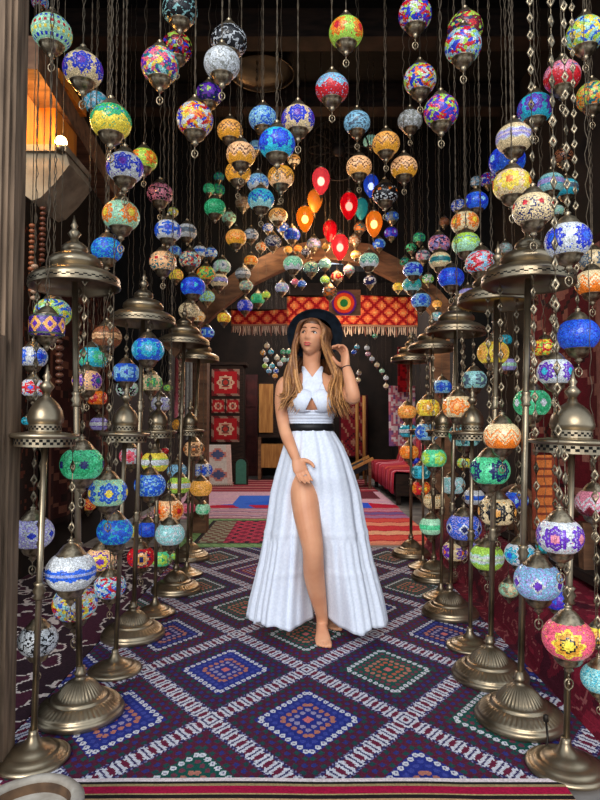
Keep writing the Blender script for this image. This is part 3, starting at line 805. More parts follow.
# px, py, width px, pattern, colours, glow, description, [distance]
T=[
# upper left
(40,2,17,'mul','sky cobalt red white',.25,'small sky blue and red'),
(52,33,40,'row','mint cobalt yellow red',.25,'mint lantern with rows of cobalt and gold dots'),
(83,70,40,'flo','cream cobalt purple',.22,'cream lantern with cobalt flowers'),
(96,103,24,'mul','turq white sky',.25,'pale turquoise and white'),
(111,122,41,'top','green yellow',.28,'green over yellow'),
(125,168,37,'flo','white cobalt purple',.25,'white lantern with violet blue flowers'),
(144,160,27,'flo','lime orange yellow',.25,'lime lantern with orange flowers'),
(121,216,37,'flo','mint orange yellow',.25,'mint lantern with orange flowers'),
(107,250,31,'pla','blue turq',.35,'plain bright blue'),
(160,194,26,'vin','rose black',.1,'dusky rose and black'),
(173,212,11,'mul','lime white yellow',.2,'tiny lime and white'),
(180,11,36,'vin','black aqua',.06,'black lantern with pale teal tracery'),
(177,48,31,'mul','maroon lime cobalt red black',.12,'dark maroon and lime patched'),
(160,66,38,'mul','aqua teal pink purple yellow',.2,'aqua and teal jewelled'),
(229,42,37,'vin','black white',.06,'black lantern with white tracery'),
(222,64,37,'vin','white grey',.2,'white crackled'),
(209,95,27,'flo','navy purple lime',.2,'navy lantern with violet and lime star'),
(195,120,37,'mul','orange red cobalt white yellow',.2,'orange, red and cobalt patched'),
# upper centre
(263,119,29,'vin','sky blue',.3,'sky blue tracery'),
(230,131,26,'zig','amber brown gold',.5,'amber zigzag'),
(241,155,30,'zig','peach brown gold',.5,'peach zigzag'),
(298,120,34,'flo','cream cobalt purple',.3,'cream lantern with two violet blue flowers'),
(277,144,37,'flo','turq cobalt blue',.45,'bright turquoise lantern with cobalt flowers'),
(256,147,15,'vin','sky blue',.25,'small sky blue'),
(332,89,34,'top','sky red',.22,'sky blue lantern with red base'),
(238,173,26,'zig','gold brown gold',.5,'golden amber'),
(281,177,27,'zig','gold brown peach',.5,'golden zigzag'),
(294,160,13,'zig','amber brown cream',.5,'small amber'),
(258,183,22,'zig','sky blue white',.3,'sky blue zigzag'),
(261,200,27,'zig','turq cobalt aqua',.35,'turquoise zigzag'),
(243,203,16,'vin','tan brown',.12,'dull tan'),
(346,33,35,'flo','lime orange red',.3,'lime lantern with two orange flowers'),
(357,123,27,'vin','sky slate',.3,'pale sky blue crackled'),
(371,142,16,'pla','mint aqua',.3,'small mint'),
(386,144,28,'zig','amber brown gold',.5,'amber lantern with brown zigzag'),
(359,167,26,'zig','peach brown amber',.5,'peach lantern with brown wave'),
(404,168,27,'zig','peach brown gold',.5,'peach lantern with double brown zigzag'),
(385,194,26,'dot','black orange white sky',.15,'black lantern with orange dots'),
(410,121,25,'vin','grey white',.12,'grey lantern with white tracery'),
(392,217,14,'flo','slate blue sky',.2,'small slate blue'),
(391,233,14,'flo','cobalt purple sky',.3,'small cobalt and violet'),
(415,15,34,'mul','purple red cobalt lime white',.2,'violet, red and lime jewelled'),
(420,80,33,'mul','red lime cobalt orange white',.2,'red, lime and cobalt jewelled'),
(465,30,36,'mul','maroon navy lime red',.12,'dark maroon and navy jewelled'),
(463,46,37,'mul','white cobalt red lime sky',.2,'white, red and cobalt jewelled'),
(441,112,35,'mul','pink lime cobalt red purple',.22,'magenta and lime jewelled'),
# upper right
(585,35,37,'mul','lime blue yellow aqua',.25,'lime and blue patched'),
(562,77,36,'top','rose red',.2,'rose lantern with red zigzag base'),
(592,97,31,'mul','amber lime teal orange',.2,'amber and green patched'),
(535,109,35,'flo','turq purple blue',.3,'turquoise lantern with violet flowers'),
(514,139,36,'ban','cream lav white',.25,'cream lantern with lavender bands'),
(507,161,36,'flo','blue cobalt sky',.35,'blue lantern with cobalt flowers'),
(512,185,38,'flo','cream yellow orange',.3,'cream lantern with yellow flower'),
(533,210,41,'dot','cream red navy cream',.3,'cream lantern with red and navy dots',2.18),
(551,184,26,'ban','aqua lav turq',.25,'aqua lantern with lavender band'),
(566,189,24,'ban','turq slate aqua',.15,'dim turquoise banded'),
(563,157,20,'vin','copper black',.03,'dull copper'),
(568,241,45,'flo','white cobalt blue',.3,'white lantern with large cobalt flowers'),
(557,211,14,'mul','mint aqua white',.15,'small pale green'),
(488,180,16,'mul','purple red cobalt white',.25,'small violet and red'),
(476,182,12,'mul','sky white slate',.2,'tiny sky blue and white'),
(476,202,24,'flo','blue cobalt sky',.4,'bright blue'),
(459,206,16,'mul','blue white cobalt',.25,'small blue and white'),
(465,223,28,'flo','cream orange yellow',.35,'cream lantern with yellow and orange flowers'),
(466,244,28,'top','lime mint',.3,'lime and mint'),
(444,222,11,'pla','copper brown',.05,'tiny dull brown'),
(439,244,22,'mul','rose lav navy rose',.15,'rose and lavender'),
(440,261,22,'ban','cream teal mint',.22,'cream lantern with teal stripes'),
(419,238,13,'mul','green teal jade',.2,'small dark green'),
(411,248,11,'mul','jade green black',.2,'tiny jade'),
(423,256,15,'mul','white rose slate',.15,'small white and rose'),
(405,262,11,'mul','green black teal',.15,'tiny dark green'),
(413,270,20,'flo','sky cobalt blue',.3,'sky blue lantern with two cobalt flowers'),
(412,285,19,'zig','turq jade aqua',.3,'turquoise and jade zigzag'),
(398,287,11,'pla','yellow amber',.3,'tiny yellow'),
(428,279,12,'mul','lime green white',.2,'tiny lime and green'),
(451,278,26,'flo','blue cobalt blue',.45,'vivid cobalt blue'),
(421,301,20,'flo','sky blue cobalt',.3,'pale blue lantern with cobalt star'),
(437,304,10,'pla','amber gold',.35,'tiny amber'),
(437,317,13,'mul','aqua white turq',.2,'small aqua and white'),
(481,263,31,'mul','white pink red sky',.25,'white, pink and red patched'),
(505,249,15,'mul','aqua grey white',.1,'small grey aqua'),
(515,255,11,'mul','turq aqua',.12,'tiny turquoise'),
(468,297,22,'ban','lav cream white',.22,'lavender and cream banded'),
(592,283,33,'zig','cream orange orange',.35,'cream lantern with orange zigzag'),
(593,261,28,'flo','cream slate grey',.15,'cream and slate'),
(578,335,41,'pla','blue cobalt',.4,'plain cobalt blue',2.32),
(493,353,31,'flo','yellow amber gold',.4,'amber yellow',3.0),
(545,348,24,'mul','yellow orange lime red',.3,'yellow and orange patched'),
(505,340,14,'pla','turq teal',.2,'small turquoise'),
(555,372,35,'flo','white purple turq',.25,'white lantern with violet medallion'),
(508,365,17,'ban','lav mint lav',.25,'small lavender and mint'),
# lower right
(442,387,19,'flo','sky blue cobalt',.3,'sky blue lantern with blue flower'),
(458,407,31,'flo','cream orange amber',.4,'cream lantern with orange flowers'),
(428,408,24,'flo','yellow gold cream',.4,'soft yellow'),
(407,412,19,'pla','amber orange',.35,'small plain amber'),
(427,432,24,'flo','sky blue white',.3,'pale sky lantern with blue flower'),
(408,431,18,'ban','turq white teal',.28,'teal lantern with white stripes'),
(465,435,32,'flo','aqua teal jade',.3,'aqua lantern with teal flowers'),
(474,380,25,'flo','aqua slate mint',.25,'aqua lantern with slate medallions'),
(532,403,36,'flo','jade green white',.35,'jade lantern with dotted medallion'),
(502,436,36,'zig','cream orange orange',.4,'cream and orange scalloped'),
(409,452,19,'pla','orange amber',.4,'plain orange'),
(434,458,25,'flo','jade lime mint',.35,'jade lantern with lime flower'),
(416,461,9,'pla','cobalt navy',.3,'tiny cobalt'),
(421,472,19,'flo','turq teal aqua',.35,'turquoise lantern with teal petals'),
(421,488,19,'flo','red orange yellow',.35,'red lantern with orange flower'),
(434,501,21,'row','cream amber brown cream',.3,'cream lantern with amber rows'),
(453,485,24,'dia','aqua white navy',.3,'aqua lantern with dark eye'),
(464,463,14,'mul','lime mint yellow',.25,'small lime and mint'),
(490,470,39,'flo','jade navy green',.35,'jade lantern with dark star flowers'),
(474,497,21,'ban','white blue white',.22,'white lantern with blue band'),
(497,511,37,'flo','cream black amber',.35,'cream lantern with black dotted medallion'),
(516,500,24,'flo','blue cobalt sky',.25,'deep blue'),
(431,526,23,'ban','mint jade mint',.35,'mint lantern with jade band'),
(464,527,34,'dia','blue lav navy',.3,'blue lantern with white edged diamonds'),
(455,551,25,'flo','cream purple orange',.3,'cream lantern with violet and orange flowers'),
(487,557,33,'ban','lime white mint',.3,'lime and white banded'),
(479,549,17,'flo','lav purple white',.22,'small lavender lantern with violet flower',3.3),
(520,554,30,'flo','white turq blue',.3,'white lantern with blue medallion'),
(546,546,20,'flo','teal turq green',.2,'dark teal',2.75),
(560,536,45,'flo','white purple rose',.25,'white lantern with violet and pink flowers',2.06),
(594,503,36,'zig','rose white maroon',.1,'bronze rose lantern with white zigzag',2.45),
(538,581,46,'dia','sky lav purple',.28,'pale blue lantern with violet diamonds',2.12),
(509,589,20,'mul','cream mint tan',.15,'cream and mint patched',2.9),
(557,599,26,'flo','cobalt purple blue',.3,'cobalt lantern with violet flower',2.5),
(568,638,49,'sun','pink gold yellow black',.28,'pink lantern with yellow sunflower',1.83),
(596,634,22,'flo','yellow gold amber',.3,'golden yellow',2.25),
(599,678,34,'pla','aqua turq',.2,'plain aqua',2.05),
# left of the arch
(168,231,27,'flo','white blue cobalt',.25,'white lantern with blue flowers'),
(187,232,20,'ban','white slate grey',.15,'white and slate'),
(163,262,27,'dot','peach red teal peach',.3,'peach lantern with red dots'),
(176,275,15,'pla','yellow amber',.3,'small yellow'),
(175,251,13,'flo','sky blue cobalt',.22,'small blue and white flowered'),
(190,260,22,'mul','cream aqua slate red',.2,'cream and aqua patched'),
(200,252,15,'ban','white blue sky',.25,'small white and blue banded'),
(211,253,13,'mul','sky blue white',.22,'tiny sky and blue'),
(206,274,19,'mul','lime orange green',.25,'lime and orange'),
(193,287,25,'flo','blue cobalt turq',.42,'cobalt blue lantern with turquoise centre'),
(222,267,18,'flo','mint white slate',.25,'mint and white flowered'),
(219,281,18,'ban','cream lav slate',.25,'cream lantern with lavender band'),
(207,297,16,'mul','mint lime sky',.22,'pale mint and lime'),
(189,311,21,'vin','cream tan',.25,'pale cream'),
(198,317,15,'pla','cream amber',.28,'small cream and amber'),
(215,208,22,'pla','green jade',.28,'emerald green'),
(229,218,15,'pla','mint tan',.1,'dull mint'),
(209,189,12,'mul','jade green',.2,'tiny jade green'),
(218,190,14,'mul','green teal',.15,'small emerald'),
(219,177,11,'pla','teal green',.15,'tiny teal'),
(236,238,21,'zig','amber orange gold',.5,'glowing amber'),
(278,216,19,'zig','amber brown cream',.45,'amber and cream zigzag'),
(268,228,11,'mul','white blue',.2,'tiny white and blue'),
(283,228,13,'vin','blue white',.2,'small blue vined'),
(251,235,15,'pla','white slate',.2,'small white'),
(261,247,11,'mul','orange cream',.25,'tiny orange and cream'),
(273,242,17,'mul','slate white navy',.12,'slate and white patched'),
(292,235,17,'flo','blue cobalt sky',.25,'small deep blue'),
(288,250,9,'pla','amber gold',.4,'tiny golden'),
(298,249,9,'pla','orange amber',.4,'tiny orange'),
(314,244,15,'mul','slate lav grey',.12,'slate and lavender'),
(306,252,10,'mul','white black',.15,'tiny black and white'),
(251,261,14,'flo','amber orange gold',.4,'small amber flowered'),
(243,274,16,'ban','grey white slate',.15,'grey and white banded'),
(246,286,14,'mul','cream grey mint',.2,'small cream and grey'),
(293,264,20,'zig','mint jade white',.35,'pale mint zigzag'),
(311,268,16,'mul','mint teal grey',.2,'grey mint mottled'),
(325,264,13,'zig','aqua teal mint',.25,'small aqua'),
(282,288,14,'mul','sky white lav',.22,'small pale sky'),
(302,284,9,'pla','blue sky',.25,'tiny blue'),
(295,282,8,'pla','rose pink',.25,'tiny rose'),
(258,299,15,'flo','green jade lime',.35,'small green flowered'),
(266,295,9,'pla','lime yellow',.4,'tiny lime yellow'),
(245,306,16,'flo','cobalt lav blue',.3,'small cobalt and lavender'),
(224,318,14,'flo','gold yellow amber',.4,'small gold'),
(207,333,15,'flo','blue sky cobalt',.3,'small bright blue'),
(326,247,8,'pla','gold amber',.4,'tiny gold'),
(369,261,20,'zig','mint teal white',.35,'mint lantern with teal zigzag'),
(356,255,11,'ban','amber cream gold',.35,'small amber and cream'),
(349,270,12,'mul','grey aqua rose',.15,'small grey and aqua'),
(337,277,13,'flo','cream red orange',.2,'small cream and red'),
(325,280,10,'pla','lime mint',.35,'tiny bright lime'),
(370,281,13,'dia','navy white white',.2,'small navy and white checked'),
(360,228,13,'mul','tan orange teal',.1,'small tan and teal'),
(355,240,13,'vin','brown grey',.05,'small dull brown'),
(379,244,13,'pla','blue sky',.25,'small plain blue'),
(330,292,15,'mul','brown tan orange',.08,'small bronze patched'),
# left row
(53,313,36,'mul','lime yellow blue mint',.2,'lime and blue mosaic patched',2.75),
(47,326,35,'dru','amber purple navy',.28,'drum shaped amber lantern with violet lozenges',2.22),
(33,357,28,'flo','white blue cobalt',.22,'white lantern with blue star',2.7),
(33,388,24,'flo','white red blue',.22,'white lantern with red and blue star',2.75),
(107,337,29,'ban','copper peach brown',.18,'copper and peach'),
(93,358,29,'flo','turq jade aqua',.28,'turquoise and jade'),
(87,381,29,'flo','peach purple teal',.28,'peach lantern with violet medallions'),
(97,398,20,'flo','orange red peach',.25,'red orange flowered'),
(148,350,32,'flo','blue turq sky',.32,'blue lantern with turquoise flowers'),
(126,373,27,'flo','blue sky cobalt',.28,'blue and sky flowered'),
(127,389,22,'mul','mint white black',.15,'mint, white and black'),
(151,383,23,'flo','cream green lime',.25,'cream lantern with green flowers'),
(168,388,9,'pla','lime green',.2,'tiny lime'),
(82,464,42,'flo','jade green navy',.3,'jade lantern with blue dotted medallions',2.45),
(99,424,18,'ban','lav white purple',.2,'small lavender'),
(27,421,11,'pla','turq teal',.2,'tiny plain turquoise',3.6),
(108,492,38,'flo','mint blue yellow',.25,'mint lantern with blue star flower'),
(88,504,17,'mul','orange amber red',.22,'small orange and red'),
(115,531,35,'vin','blue turq',.3,'blue tracery'),
(137,531,18,'mul','white yellow lime',.22,'small white and yellow'),
(148,529,21,'pla','blue cobalt',.28,'small plain cobalt'),
(131,456,23,'flo','white pink red',.2,'white and pink flowered'),
(155,462,27,'ban','yellow white lime',.28,'yellow lantern with white band'),
(150,485,31,'vin','blue sky',.3,'blue lantern with sky tracery'),
(165,451,8,'pla','red maroon',.2,'tiny red'),
(179,485,23,'ban','lime white yellow',.28,'lime lantern with white band'),
(177,471,20,'vin','sky slate',.15,'dim sky blue'),
(180,425,16,'pla','gold copper',.2,'small copper gold'),
(194,449,21,'flo','peach brown orange',.28,'peach lantern with brown rosette'),
(203,470,19,'flo','white blue cobalt',.25,'white lantern with blue eye'),
(201,488,22,'pla','amber gold',.45,'plain glowing amber'),
(161,404,20,'vin','white lav',.15,'white and lavender'),
(169,510,29,'flo','peach orange red',.32,'peach lantern with orange flowers'),
(188,508,15,'flo','rose pink maroon',.2,'small rose pink'),
(203,509,15,'pla','mint jade',.3,'small mint green'),
(170,534,29,'vin','aqua white',.25,'aqua and white'),
(141,557,27,'sun','red peach navy gold',.28,'red lantern with blue eye flower'),
(161,558,21,'flo','jade lime green',.32,'bright green'),
(173,556,9,'pla','lime jade',.25,'tiny lime green'),
(33,533,40,'dia','lav white cobalt',.22,'lavender lantern with blue lattice',2.1),
(71,571,48,'ban','white blue white',.22,'white lantern with bold blue wave band',2.07),
(101,559,30,'sun','peach yellow purple gold',.25,'peach lantern with yellow and violet sunflower'),
(110,586,31,'mul','aqua red white blue',.22,'aqua and red patched'),
(75,603,43,'mul','aqua red yellow blue white',.22,'aqua, red and blue patched',2.2),
(38,640,38,'vin','white black',.08,'white lantern with dark scrolls',2.62),
]
TEAR=[(321,181,20,'rose',(226,80,88),'pale rose'),(305,219,19,'gold',(236,150,30),'bright amber'),(315,201,17,'amber',(216,140,50),'dim amber'),(349,206,20,'red',(214,12,30),'large red'),
(361,209,16,'teal',(50,150,150),'teal'),(371,186,17,'blue',(40,84,200),'blue'),(374,224,19,'orange',(226,140,40),'orange amber'),(330,231,16,'crimson',(196,14,30),'small crimson'),(340,247,19,'coral',(232,70,74),'glowing coral')]
FAR=[]
rr=random.Random(3)
for (x,y,c) in ((267,346,'cream'),(263,353,'gold'),(271,352,'turq'),(266,360,'white'),(277,358,'cream'),(280,364,'white'),(265,366,'lime'),(272,366,'turq'),(269,371,'sky'),(276,371,'blue'),(275,376,'amber'),(283,352,'green'),(289,352,'jade'),(284,360,'mint'),(290,360,'aqua')): FAR.append((x,y,c,0))
for (x,y,c) in ((357,347,'turq'),(354,352,'blue'),(367,348,'white'),(368,354,'rose'),(372,359,'white'),(377,365,'cream'),(382,371,'mint'),(386,378,'white'),(386,386,'cream'),(359,373,'tan'),(358,380,'cream'),(375,336,'green')): FAR.append((x,y,c,1))
# shared metal parts (unit: lantern radius = 1)
def cap_mesh():
    m=MB(); m.lathe([(.60,.60),(.64,.63),(.62,.68),(.55,.74),(.44,.90),(.30,1.06),(.16,1.14),(.10,1.20),(.17,1.26),(.10,1.32),(.05,1.36),(.05,1.42)],28,mod=lambda k,a:1+(.035*math.cos(12*a) if 2<=k<=5 else 0)); return m.mesh('cap',M['brass'])
def holder_mesh():
    m=MB(); m.lathe([(.60,-.60),(.66,-.63),(.62,-.70),(.56,-.72),(.52,-.86),(.40,-1.02),(.24,-1.12),(.14,-1.18),(.20,-1.26),(.10,-1.34),(.06,-1.42)],28,mod=lambda k,a:1+(.05*math.cos(9*a) if 4<=k<=5 else 0)); return m.mesh('holder',M['brass'])
def pend_mesh():
    m=MB()
    m.tube([(0,0,-1.38),(0,0,-1.62)],.03,6)
    ring=[(.17*math.sin(a),0,-1.80+.19*math.cos(a)*(1 if math.cos(a)>0 else 1.25)) for a in [2*PI*k/12 for k in range(13)]]
    m.tube(ring,.035,5)
    m.ball((0,0,-1.80),.06,seg=8,rings=6); m.ball((0,0,-2.06),.05,seg=8,rings=6); m.tube([(0,0,-1.62),(0,0,-2.02)],.02,4)
    return m.mesh('pendant',M['brass'])
CAPM,HOLM,PENM=cap_mesh(),holder_mesh(),pend_mesh()
def mini(me,seg):  # plainer copies for the far lanterns
    m=MB()
    if seg=='cap': m.lathe([(.6,.6),(.6,.68),(.34,1.02),(.1,1.2),(.05,1.42)],12); return m.mesh('cap',M['brass'])
    m.lathe([(.6,-.6),(.6,-.7),(.48,-.92),(.2,-1.16),(.05,-1.5)],12); return m.mesh('holder',M['brass'])
CAPS,HOLS=mini(0,'cap'),mini(0,'hol')
def paint(pat,cols,rng,face=0):
    c=[lin(c_(n)) for n in cols.split()]
    rot=rng.uniform(-.25,.25)*(.3 if pat in('sun','dia') else 1)+face
    while len(c)<4: c.append(c[len(c)-1])
    sd=rng.uniform(0,50)
    mul=[lin(c_(n)) for n in cols.split()]
    nfl=rng.choice((4,5))
    def fn(a,h):                          # a angle, 0 facing the street; h -1..1
        a=(a+rot+PI)%(2*PI)-PI
        j=1+rng.uniform(-.13,.13)
        k=c[0]
        if pat=='pla':
            k=c[1] if rng.random()<.28 else c[0]
        elif pat=='mul':
            v=noise.cell_vector(Vector((math.floor(a*4.2+sd+.6*math.sin(h*7)),math.floor(h*4.4+sd+.5*math.sin(a*5)),sd)))
            k=mul[int(abs(v.x)*997)%len(mul)]
            if rng.random()<.08: k=rng.choice(mul)
        elif pat in ('flo','sun'):
            w=2*PI/nfl if pat=='flo' else 2*PI/3
            off=w*.5 if (pat=='flo' and nfl==4) else 0
            u=((a+off+w/2)%w)-w/2
            y=h*1.0
            d=math.hypot(u*1.05,y*.85); an=math.atan2(y,u)
            R=(.56 if pat=='flo' else .62)*(1+.14*math.cos(8*an))
            if d<R:
                if pat=='sun': k= c[2] if d<R*.38 else (c[3] if d<R*.52 else (c[1] if d<R*.8 else c[2]))
                else: k= c[2] if d<R*.36 else (c[1] if d>R*.2 else c[0])
                if pat=='flo' and R*.62<d<R*.72 : k=tuple(.5*(p+q) for p,q in zip(c[0],c[1]))
            elif rng.random()<.07: k=c[1] if rng.random()<.4 else c[2]
        elif pat=='zig':
            t=abs((((a*1.25)%1.0)-.5)*2)      # 0..1
            y0=-.1+.55*t-.25
            for s in (.28,-.12):
                if abs(h-(y0+s))<.075: k=c[1]
            if h<y0-.3: k=c[2]
        elif pat=='ban':
            wv=.06*math.sin(a*9)
            if abs(h+wv)<.26: k=c[1]
            if abs(abs(h+wv)-.30)<.05: k=c[2]
            if abs(h)<.05: k=tuple(.5*(p+q) for p,q in zip(c[0],c[1]))
        elif pat=='vin':
            v=noise.noise(Vector((math.cos(a)*2.2+sd,math.sin(a)*2.2,h*2.2)))+.5*noise.noise(Vector((math.cos(a)*5+sd,math.sin(a)*5,h*5)))
            if abs(v)<.13: k=c[1]
        elif pat=='top':
            v=.16*math.sin(a*5+sd)+.06*math.sin(a*13)
            if h<-.05+v: k=c[1]
            if rng.random()<.14: k=c[rng.choice((0,1))]
            elif abs(h-.35)<.08 and rng.random()<.4: k=lin((70,110,190))
        elif pat=='row':
            ri=int((h+1)*5); u=(a*3.2+.5*(ri%2))%1
            if ri%2==1 and u<.5: k=c[1+(ri//2)%3]
        elif pat=='dia':
            u=abs(((a*.95+.5)%1)-.5)*2; d=u*.62+abs(h)*1.0
            if d<.27: k=c[2]
            elif d<.40: k=lin(C['white'])
            elif rng.random()<.35: k=c[1]
        elif pat=='dot':
            v=rng.random()
            if abs(h)<.55:
                u=((a*1.3)%1-.5); 
                if math.hypot(u*.9,h-.15)<.16: k=c[1]
                elif v<.16: k=c[2]
            if h<-.35 and v<.35: k=c[2]
        elif pat=='dru':
            u=abs(((a*1.15+.5)%1)-.5)*2; d=u+abs(h)*1.05
            k=c[1] if d<.42 else (c[0] if d<.95 else (c[2] if rng.random()<.5 else c[1]))
            if abs(h)>.82: k=lin((60,70,60))
        return tuple(min(1,v*j) for v in k)
    return fn
def globe_mesh(pat,cols,glow,asp,rng,na,nh,face=0):
    fn=paint(pat,cols,rng,face); m=MB()
    vs=[]
    zc=.68 if pat!='dru' else .55
    for k in range(nh+1):
        h=-1+2*k/nh
        if pat=='dru': rr_=.98-.03*h*h; z=h*zc
        else:
            ph=h*math.radians(57); rr_=math.cos(ph)**.82; z=math.sin(ph)/math.sin(math.radians(57))*zc*asp
        for i in range(na):
            a=2*PI*i/na; vs.append((rr_*math.sin(a),-rr_*math.cos(a),z))
    fs=[]
    m.v=vs
    for k in range(nh):
        for i in range(na):
            j=(i+1)%na
            m.f.append((k*na+i,k*na+j,(k+1)*na+j,(k+1)*na+i))
            m.c.append((*fn(2*PI*(i+.5)/na,-1+2*(k+.5)/nh),glow)); m.m.append(0)
    return m.mesh('globe',M['mosaic'])
def chain_mesh(L,fancy,rng,thick=1.0):
    """cord or filigree chain rising L from the origin"""
    m=MB()
    if fancy:
        n=max(1,int(L/.062)); 
        m.tube([(0,0,0),(0,0,L)],.0016*thick,4)
        for k in range(n):
            z=L*(k+.5)/n; tw=rng.uniform(-.6,.6); ca,sa=math.cos(tw),math.sin(tw)
            hw=.0125; hh=.024
            pts=[(0,hh),(hw,0),(0,-hh),(-hw,0)]
            P4=[Vector((x*ca,x*sa,z+y)) for x,y in pts]
            Q4=[Vector((x*.45*ca,x*.45*sa,z+y*.45)) for x,y in pts]
            t=.0022
            nv=Vector((-sa,ca,0))*t
            vs=[p+nv for p in P4]+[p+nv for p in Q4]+[p-nv for p in P4]+[p-nv for p in Q4]
            fs=[]
            for i in range(4):
                j=(i+1)%4
                fs += [(i,j,4+j,4+i),(8+i,12+i,12+j,8+j),(i,8+i,8+j,j),(4+i,4+j,12+j,12+i)]
            m.add(vs,fs)
        return m
    n=max(4,int(L/.03)); ph=rng.uniform(0,6); sp=rng.uniform(38,62)
    for s in ((0,PI) if thick>=1 else (0,)):
        pts=[]
        for k in range(n+1):
            z=L*k/n; a=z*sp+ph+s; w=.0042*(1+.6*math.sin(z*6+ph))
            e=min(1,z/.05,(L-z)/.05+.05)
            pts.append((w*math.cos(a)*e,w*math.sin(a)*e,z))
        m.tube(pts,.0021*thick,4,cap=False)
    return m

# other hung things the lanterns must clear
for (px,py,Y,w,dz0,dz1) in ((262,72,5.0,66,-.75,.3),(383,62,5.2,60,-.75,.3)):
    q=P(px,py,Y); zones.append((q.x,Y,w/F*Y/2+.01,q.z-.04,q.z+.06)); zones.append((q.x,Y,w/F*Y/2*.65,q.z+.05,q.z+.2)); zones.append((q.x,Y,.015,q.z,ZC))
    for k in range(3):
        a=2*PI*k/3+.4; R=w/F*Y/2*.8; zones.append((q.x+R*math.cos(a),Y+R*math.sin(a),.02,q.z-.3-.1*k,q.z))
q=P(338,150,5.72)
for k in range(-4,5): zones.append((q.x+.075*k,5.72,.045,q.z-.32,q.z+.32))
q=P(344,303,6.0)
for k in range(-2,3): zones.append((q.x+.07*k,6.02,.045,q.z-.14,q.z+.16))
for k in range(28): zones.append((1.72,1.95+.105*k,.24,.27,.33)); zones.append((1.54,1.95+.105*k,.06,.3,.68))
for (px,y0,y1,Yk) in ((31,222,292,2.62),(42,205,262,2.72),(59,330,384,2.95),(34,262,300,2.55)):
    q=P(px,y1,Yk); zones.append((q.x,Yk,.028,q.z-.02,P(px,y0,Yk).z)); zones.append((q.x,Yk,.006,q.z,ZC))
def ledge(x,y):
    x-= .10*min(1,max(0,(y-2.5)/1.5)); pr=[(1.03,-1),(1.045,.0),(1.06,.03),(1.09,.09),(1.14,.17),(1.2,.22),(1.3,.245),(9,.25)]
    if x<1.03: return 0
    for a,b in zip(pr,pr[1:]):
        if a[0]<=x<=b[0]: return max(0,b[1])
    return .25
# ---- distances: the globes are about 16 cm wide; slide each along its sight line until nothing cuts anything else
SZ=.16
cand=[]
for e in T:
    x,y,w,pat,cols,gl,desc=e[:7]; yd=e[7] if len(e)>7 else None
    cand.append(dict(px=x,py=y,w=w,pat=pat,cols=cols,glow=gl,desc=desc,yd=yd,kind='m'))
for x,y,w,cn,rgb,desc in TEAR: cand.append(dict(px=x,py=y,w=w,pat='tear',cols=cn,rgb=rgb,glow=1,desc=desc,yd=None,kind='t'))
for k,(x,y,c,g) in enumerate(FAR): cand.append(dict(px=x,py=y,w=6.0 if g==0 else 5.6,pat='far',cols=c,glow=.3,desc='tiny '+c,yd=7.7+.12*(k%5) if g==0 else 8.1+.1*(k%4),kind='f'))
def lzones(X,Y,Z,r,ztop,tear):
    if tear: return [(X,Y,r*1.0,Z-1.5*r,Z+1.5*r),(X,Y,.5*r,Z+1.4*r,Z+2.1*r),(X,Y,.008,Z+2*r,ztop),(X,Y,.3*r,Z-2.6*r,Z-1.5*r)]
    return [(X,Y,r*1.02,Z-.72*r,Z+.72*r),(X,Y,.68*r,Z-1.15*r,Z+1.15*r),(X,Y,.22*r,Z-2.1*r,Z+1.4*r),(X,Y,.013,Z+1.3*r,ztop-.012)]
placed=list(zones)
def conflict(zs):
    tot=0
    for (x,y,r,a,b) in zs:
        for (x2,y2,r2,a2,b2) in placed:
            if a<b2 and b>a2:
                R=r+r2+.002
                dx=x-x2; dy=y-y2
                if abs(dx)<R and abs(dy)<R:
                    d=math.hypot(dx,dy)
                    if d<R: tot+=R-d+.01
    return tot
cand.sort(key=lambda c:-c['w'])
nbad=0
for c in cand:
    Y0=c['yd'] or F*SZ/c['w']
    if c['pat']=='far': Y0=c['yd']
    else: Y0=max(1.8,min(Y0,5.85))
    best=None
    opts=[]
    rng_=[1+.012*k*s for k in range(0,22) for s in (1,-1)]
    for f in rng_:
        Y=Y0*f
        opts.append((Y,None))
    for (sx,sy,sz,R,big) in STANDS:
        if abs(sy-Y0)>.75: continue
        for rr_ in ((.86,.76,.62) if big else (.95,.82,.68)):
            for s in (-1,1):
                # a hook under the canopy rim
                Y=sy
                for _ in range(4):
                    X=P(c['px'],c['py'],Y).x; dx=X-sx
                    q=(R*rr_)**2-dx*dx
                    if q<0: Y=None; break
                    Y=sy+s*math.sqrt(q)
                if Y: opts.append((Y,sz+(.012 if big else -.006)))
    for Y,zt in opts:
        if not 1.78<Y<11.5: continue
        if c['kind']!='f' and Y>6.0: continue
        if c['kind']=='f' and not 7.2<Y<9.2: continue
        p=P(c['px'],c['py'],Y); r=c['w']/F*Y/2
        if abs(p.x)+r>WX-.03: continue
        if c['kind']=='t': r*=.92
        if zt is not None:
            if p.z+1.5*r>zt-.03: continue
            top=zt
        else: top=ZC-.223 if min(abs(Y-b) for b in (3.3,4.5,5.5))<.11 else ZC-.003
        if p.z-2.1*r<.01 and c['kind']=='m' and p.z-1.45*r<.0: pen=.5
        else: pen=0
        if max(ledge(p.x+r,Y),ledge(p.x+.4*r,Y))>p.z-1.2*r-.02: pen+=.6
        if ledge(p.x+.2*r,Y)>p.z-2.1*r-.01: pen+=.4
        # hanging from a canopy is right for what hangs low
        low=p.z<1.45
        cost=conflict(lzones(p.x,Y,p.z,r,top,c['kind']=='t'))*40+abs(Y-Y0)/Y0*1.5+pen
        if low and zt is None: cost+=.35
        if best is None or cost<best[0]: best=(cost,Y,p,r,top,zt)
    cost,Y,p,r,top,zt=best
    z_=lzones(p.x,Y,p.z,r,top,c['kind']=='t')
    cf=conflict(z_)
    if cf>0: nbad+=1; print('touch',c['desc'],round(cf,3))
    placed.extend(z_)
    c.update(Y=Y,p=p,r=r,top=top,zt=zt)
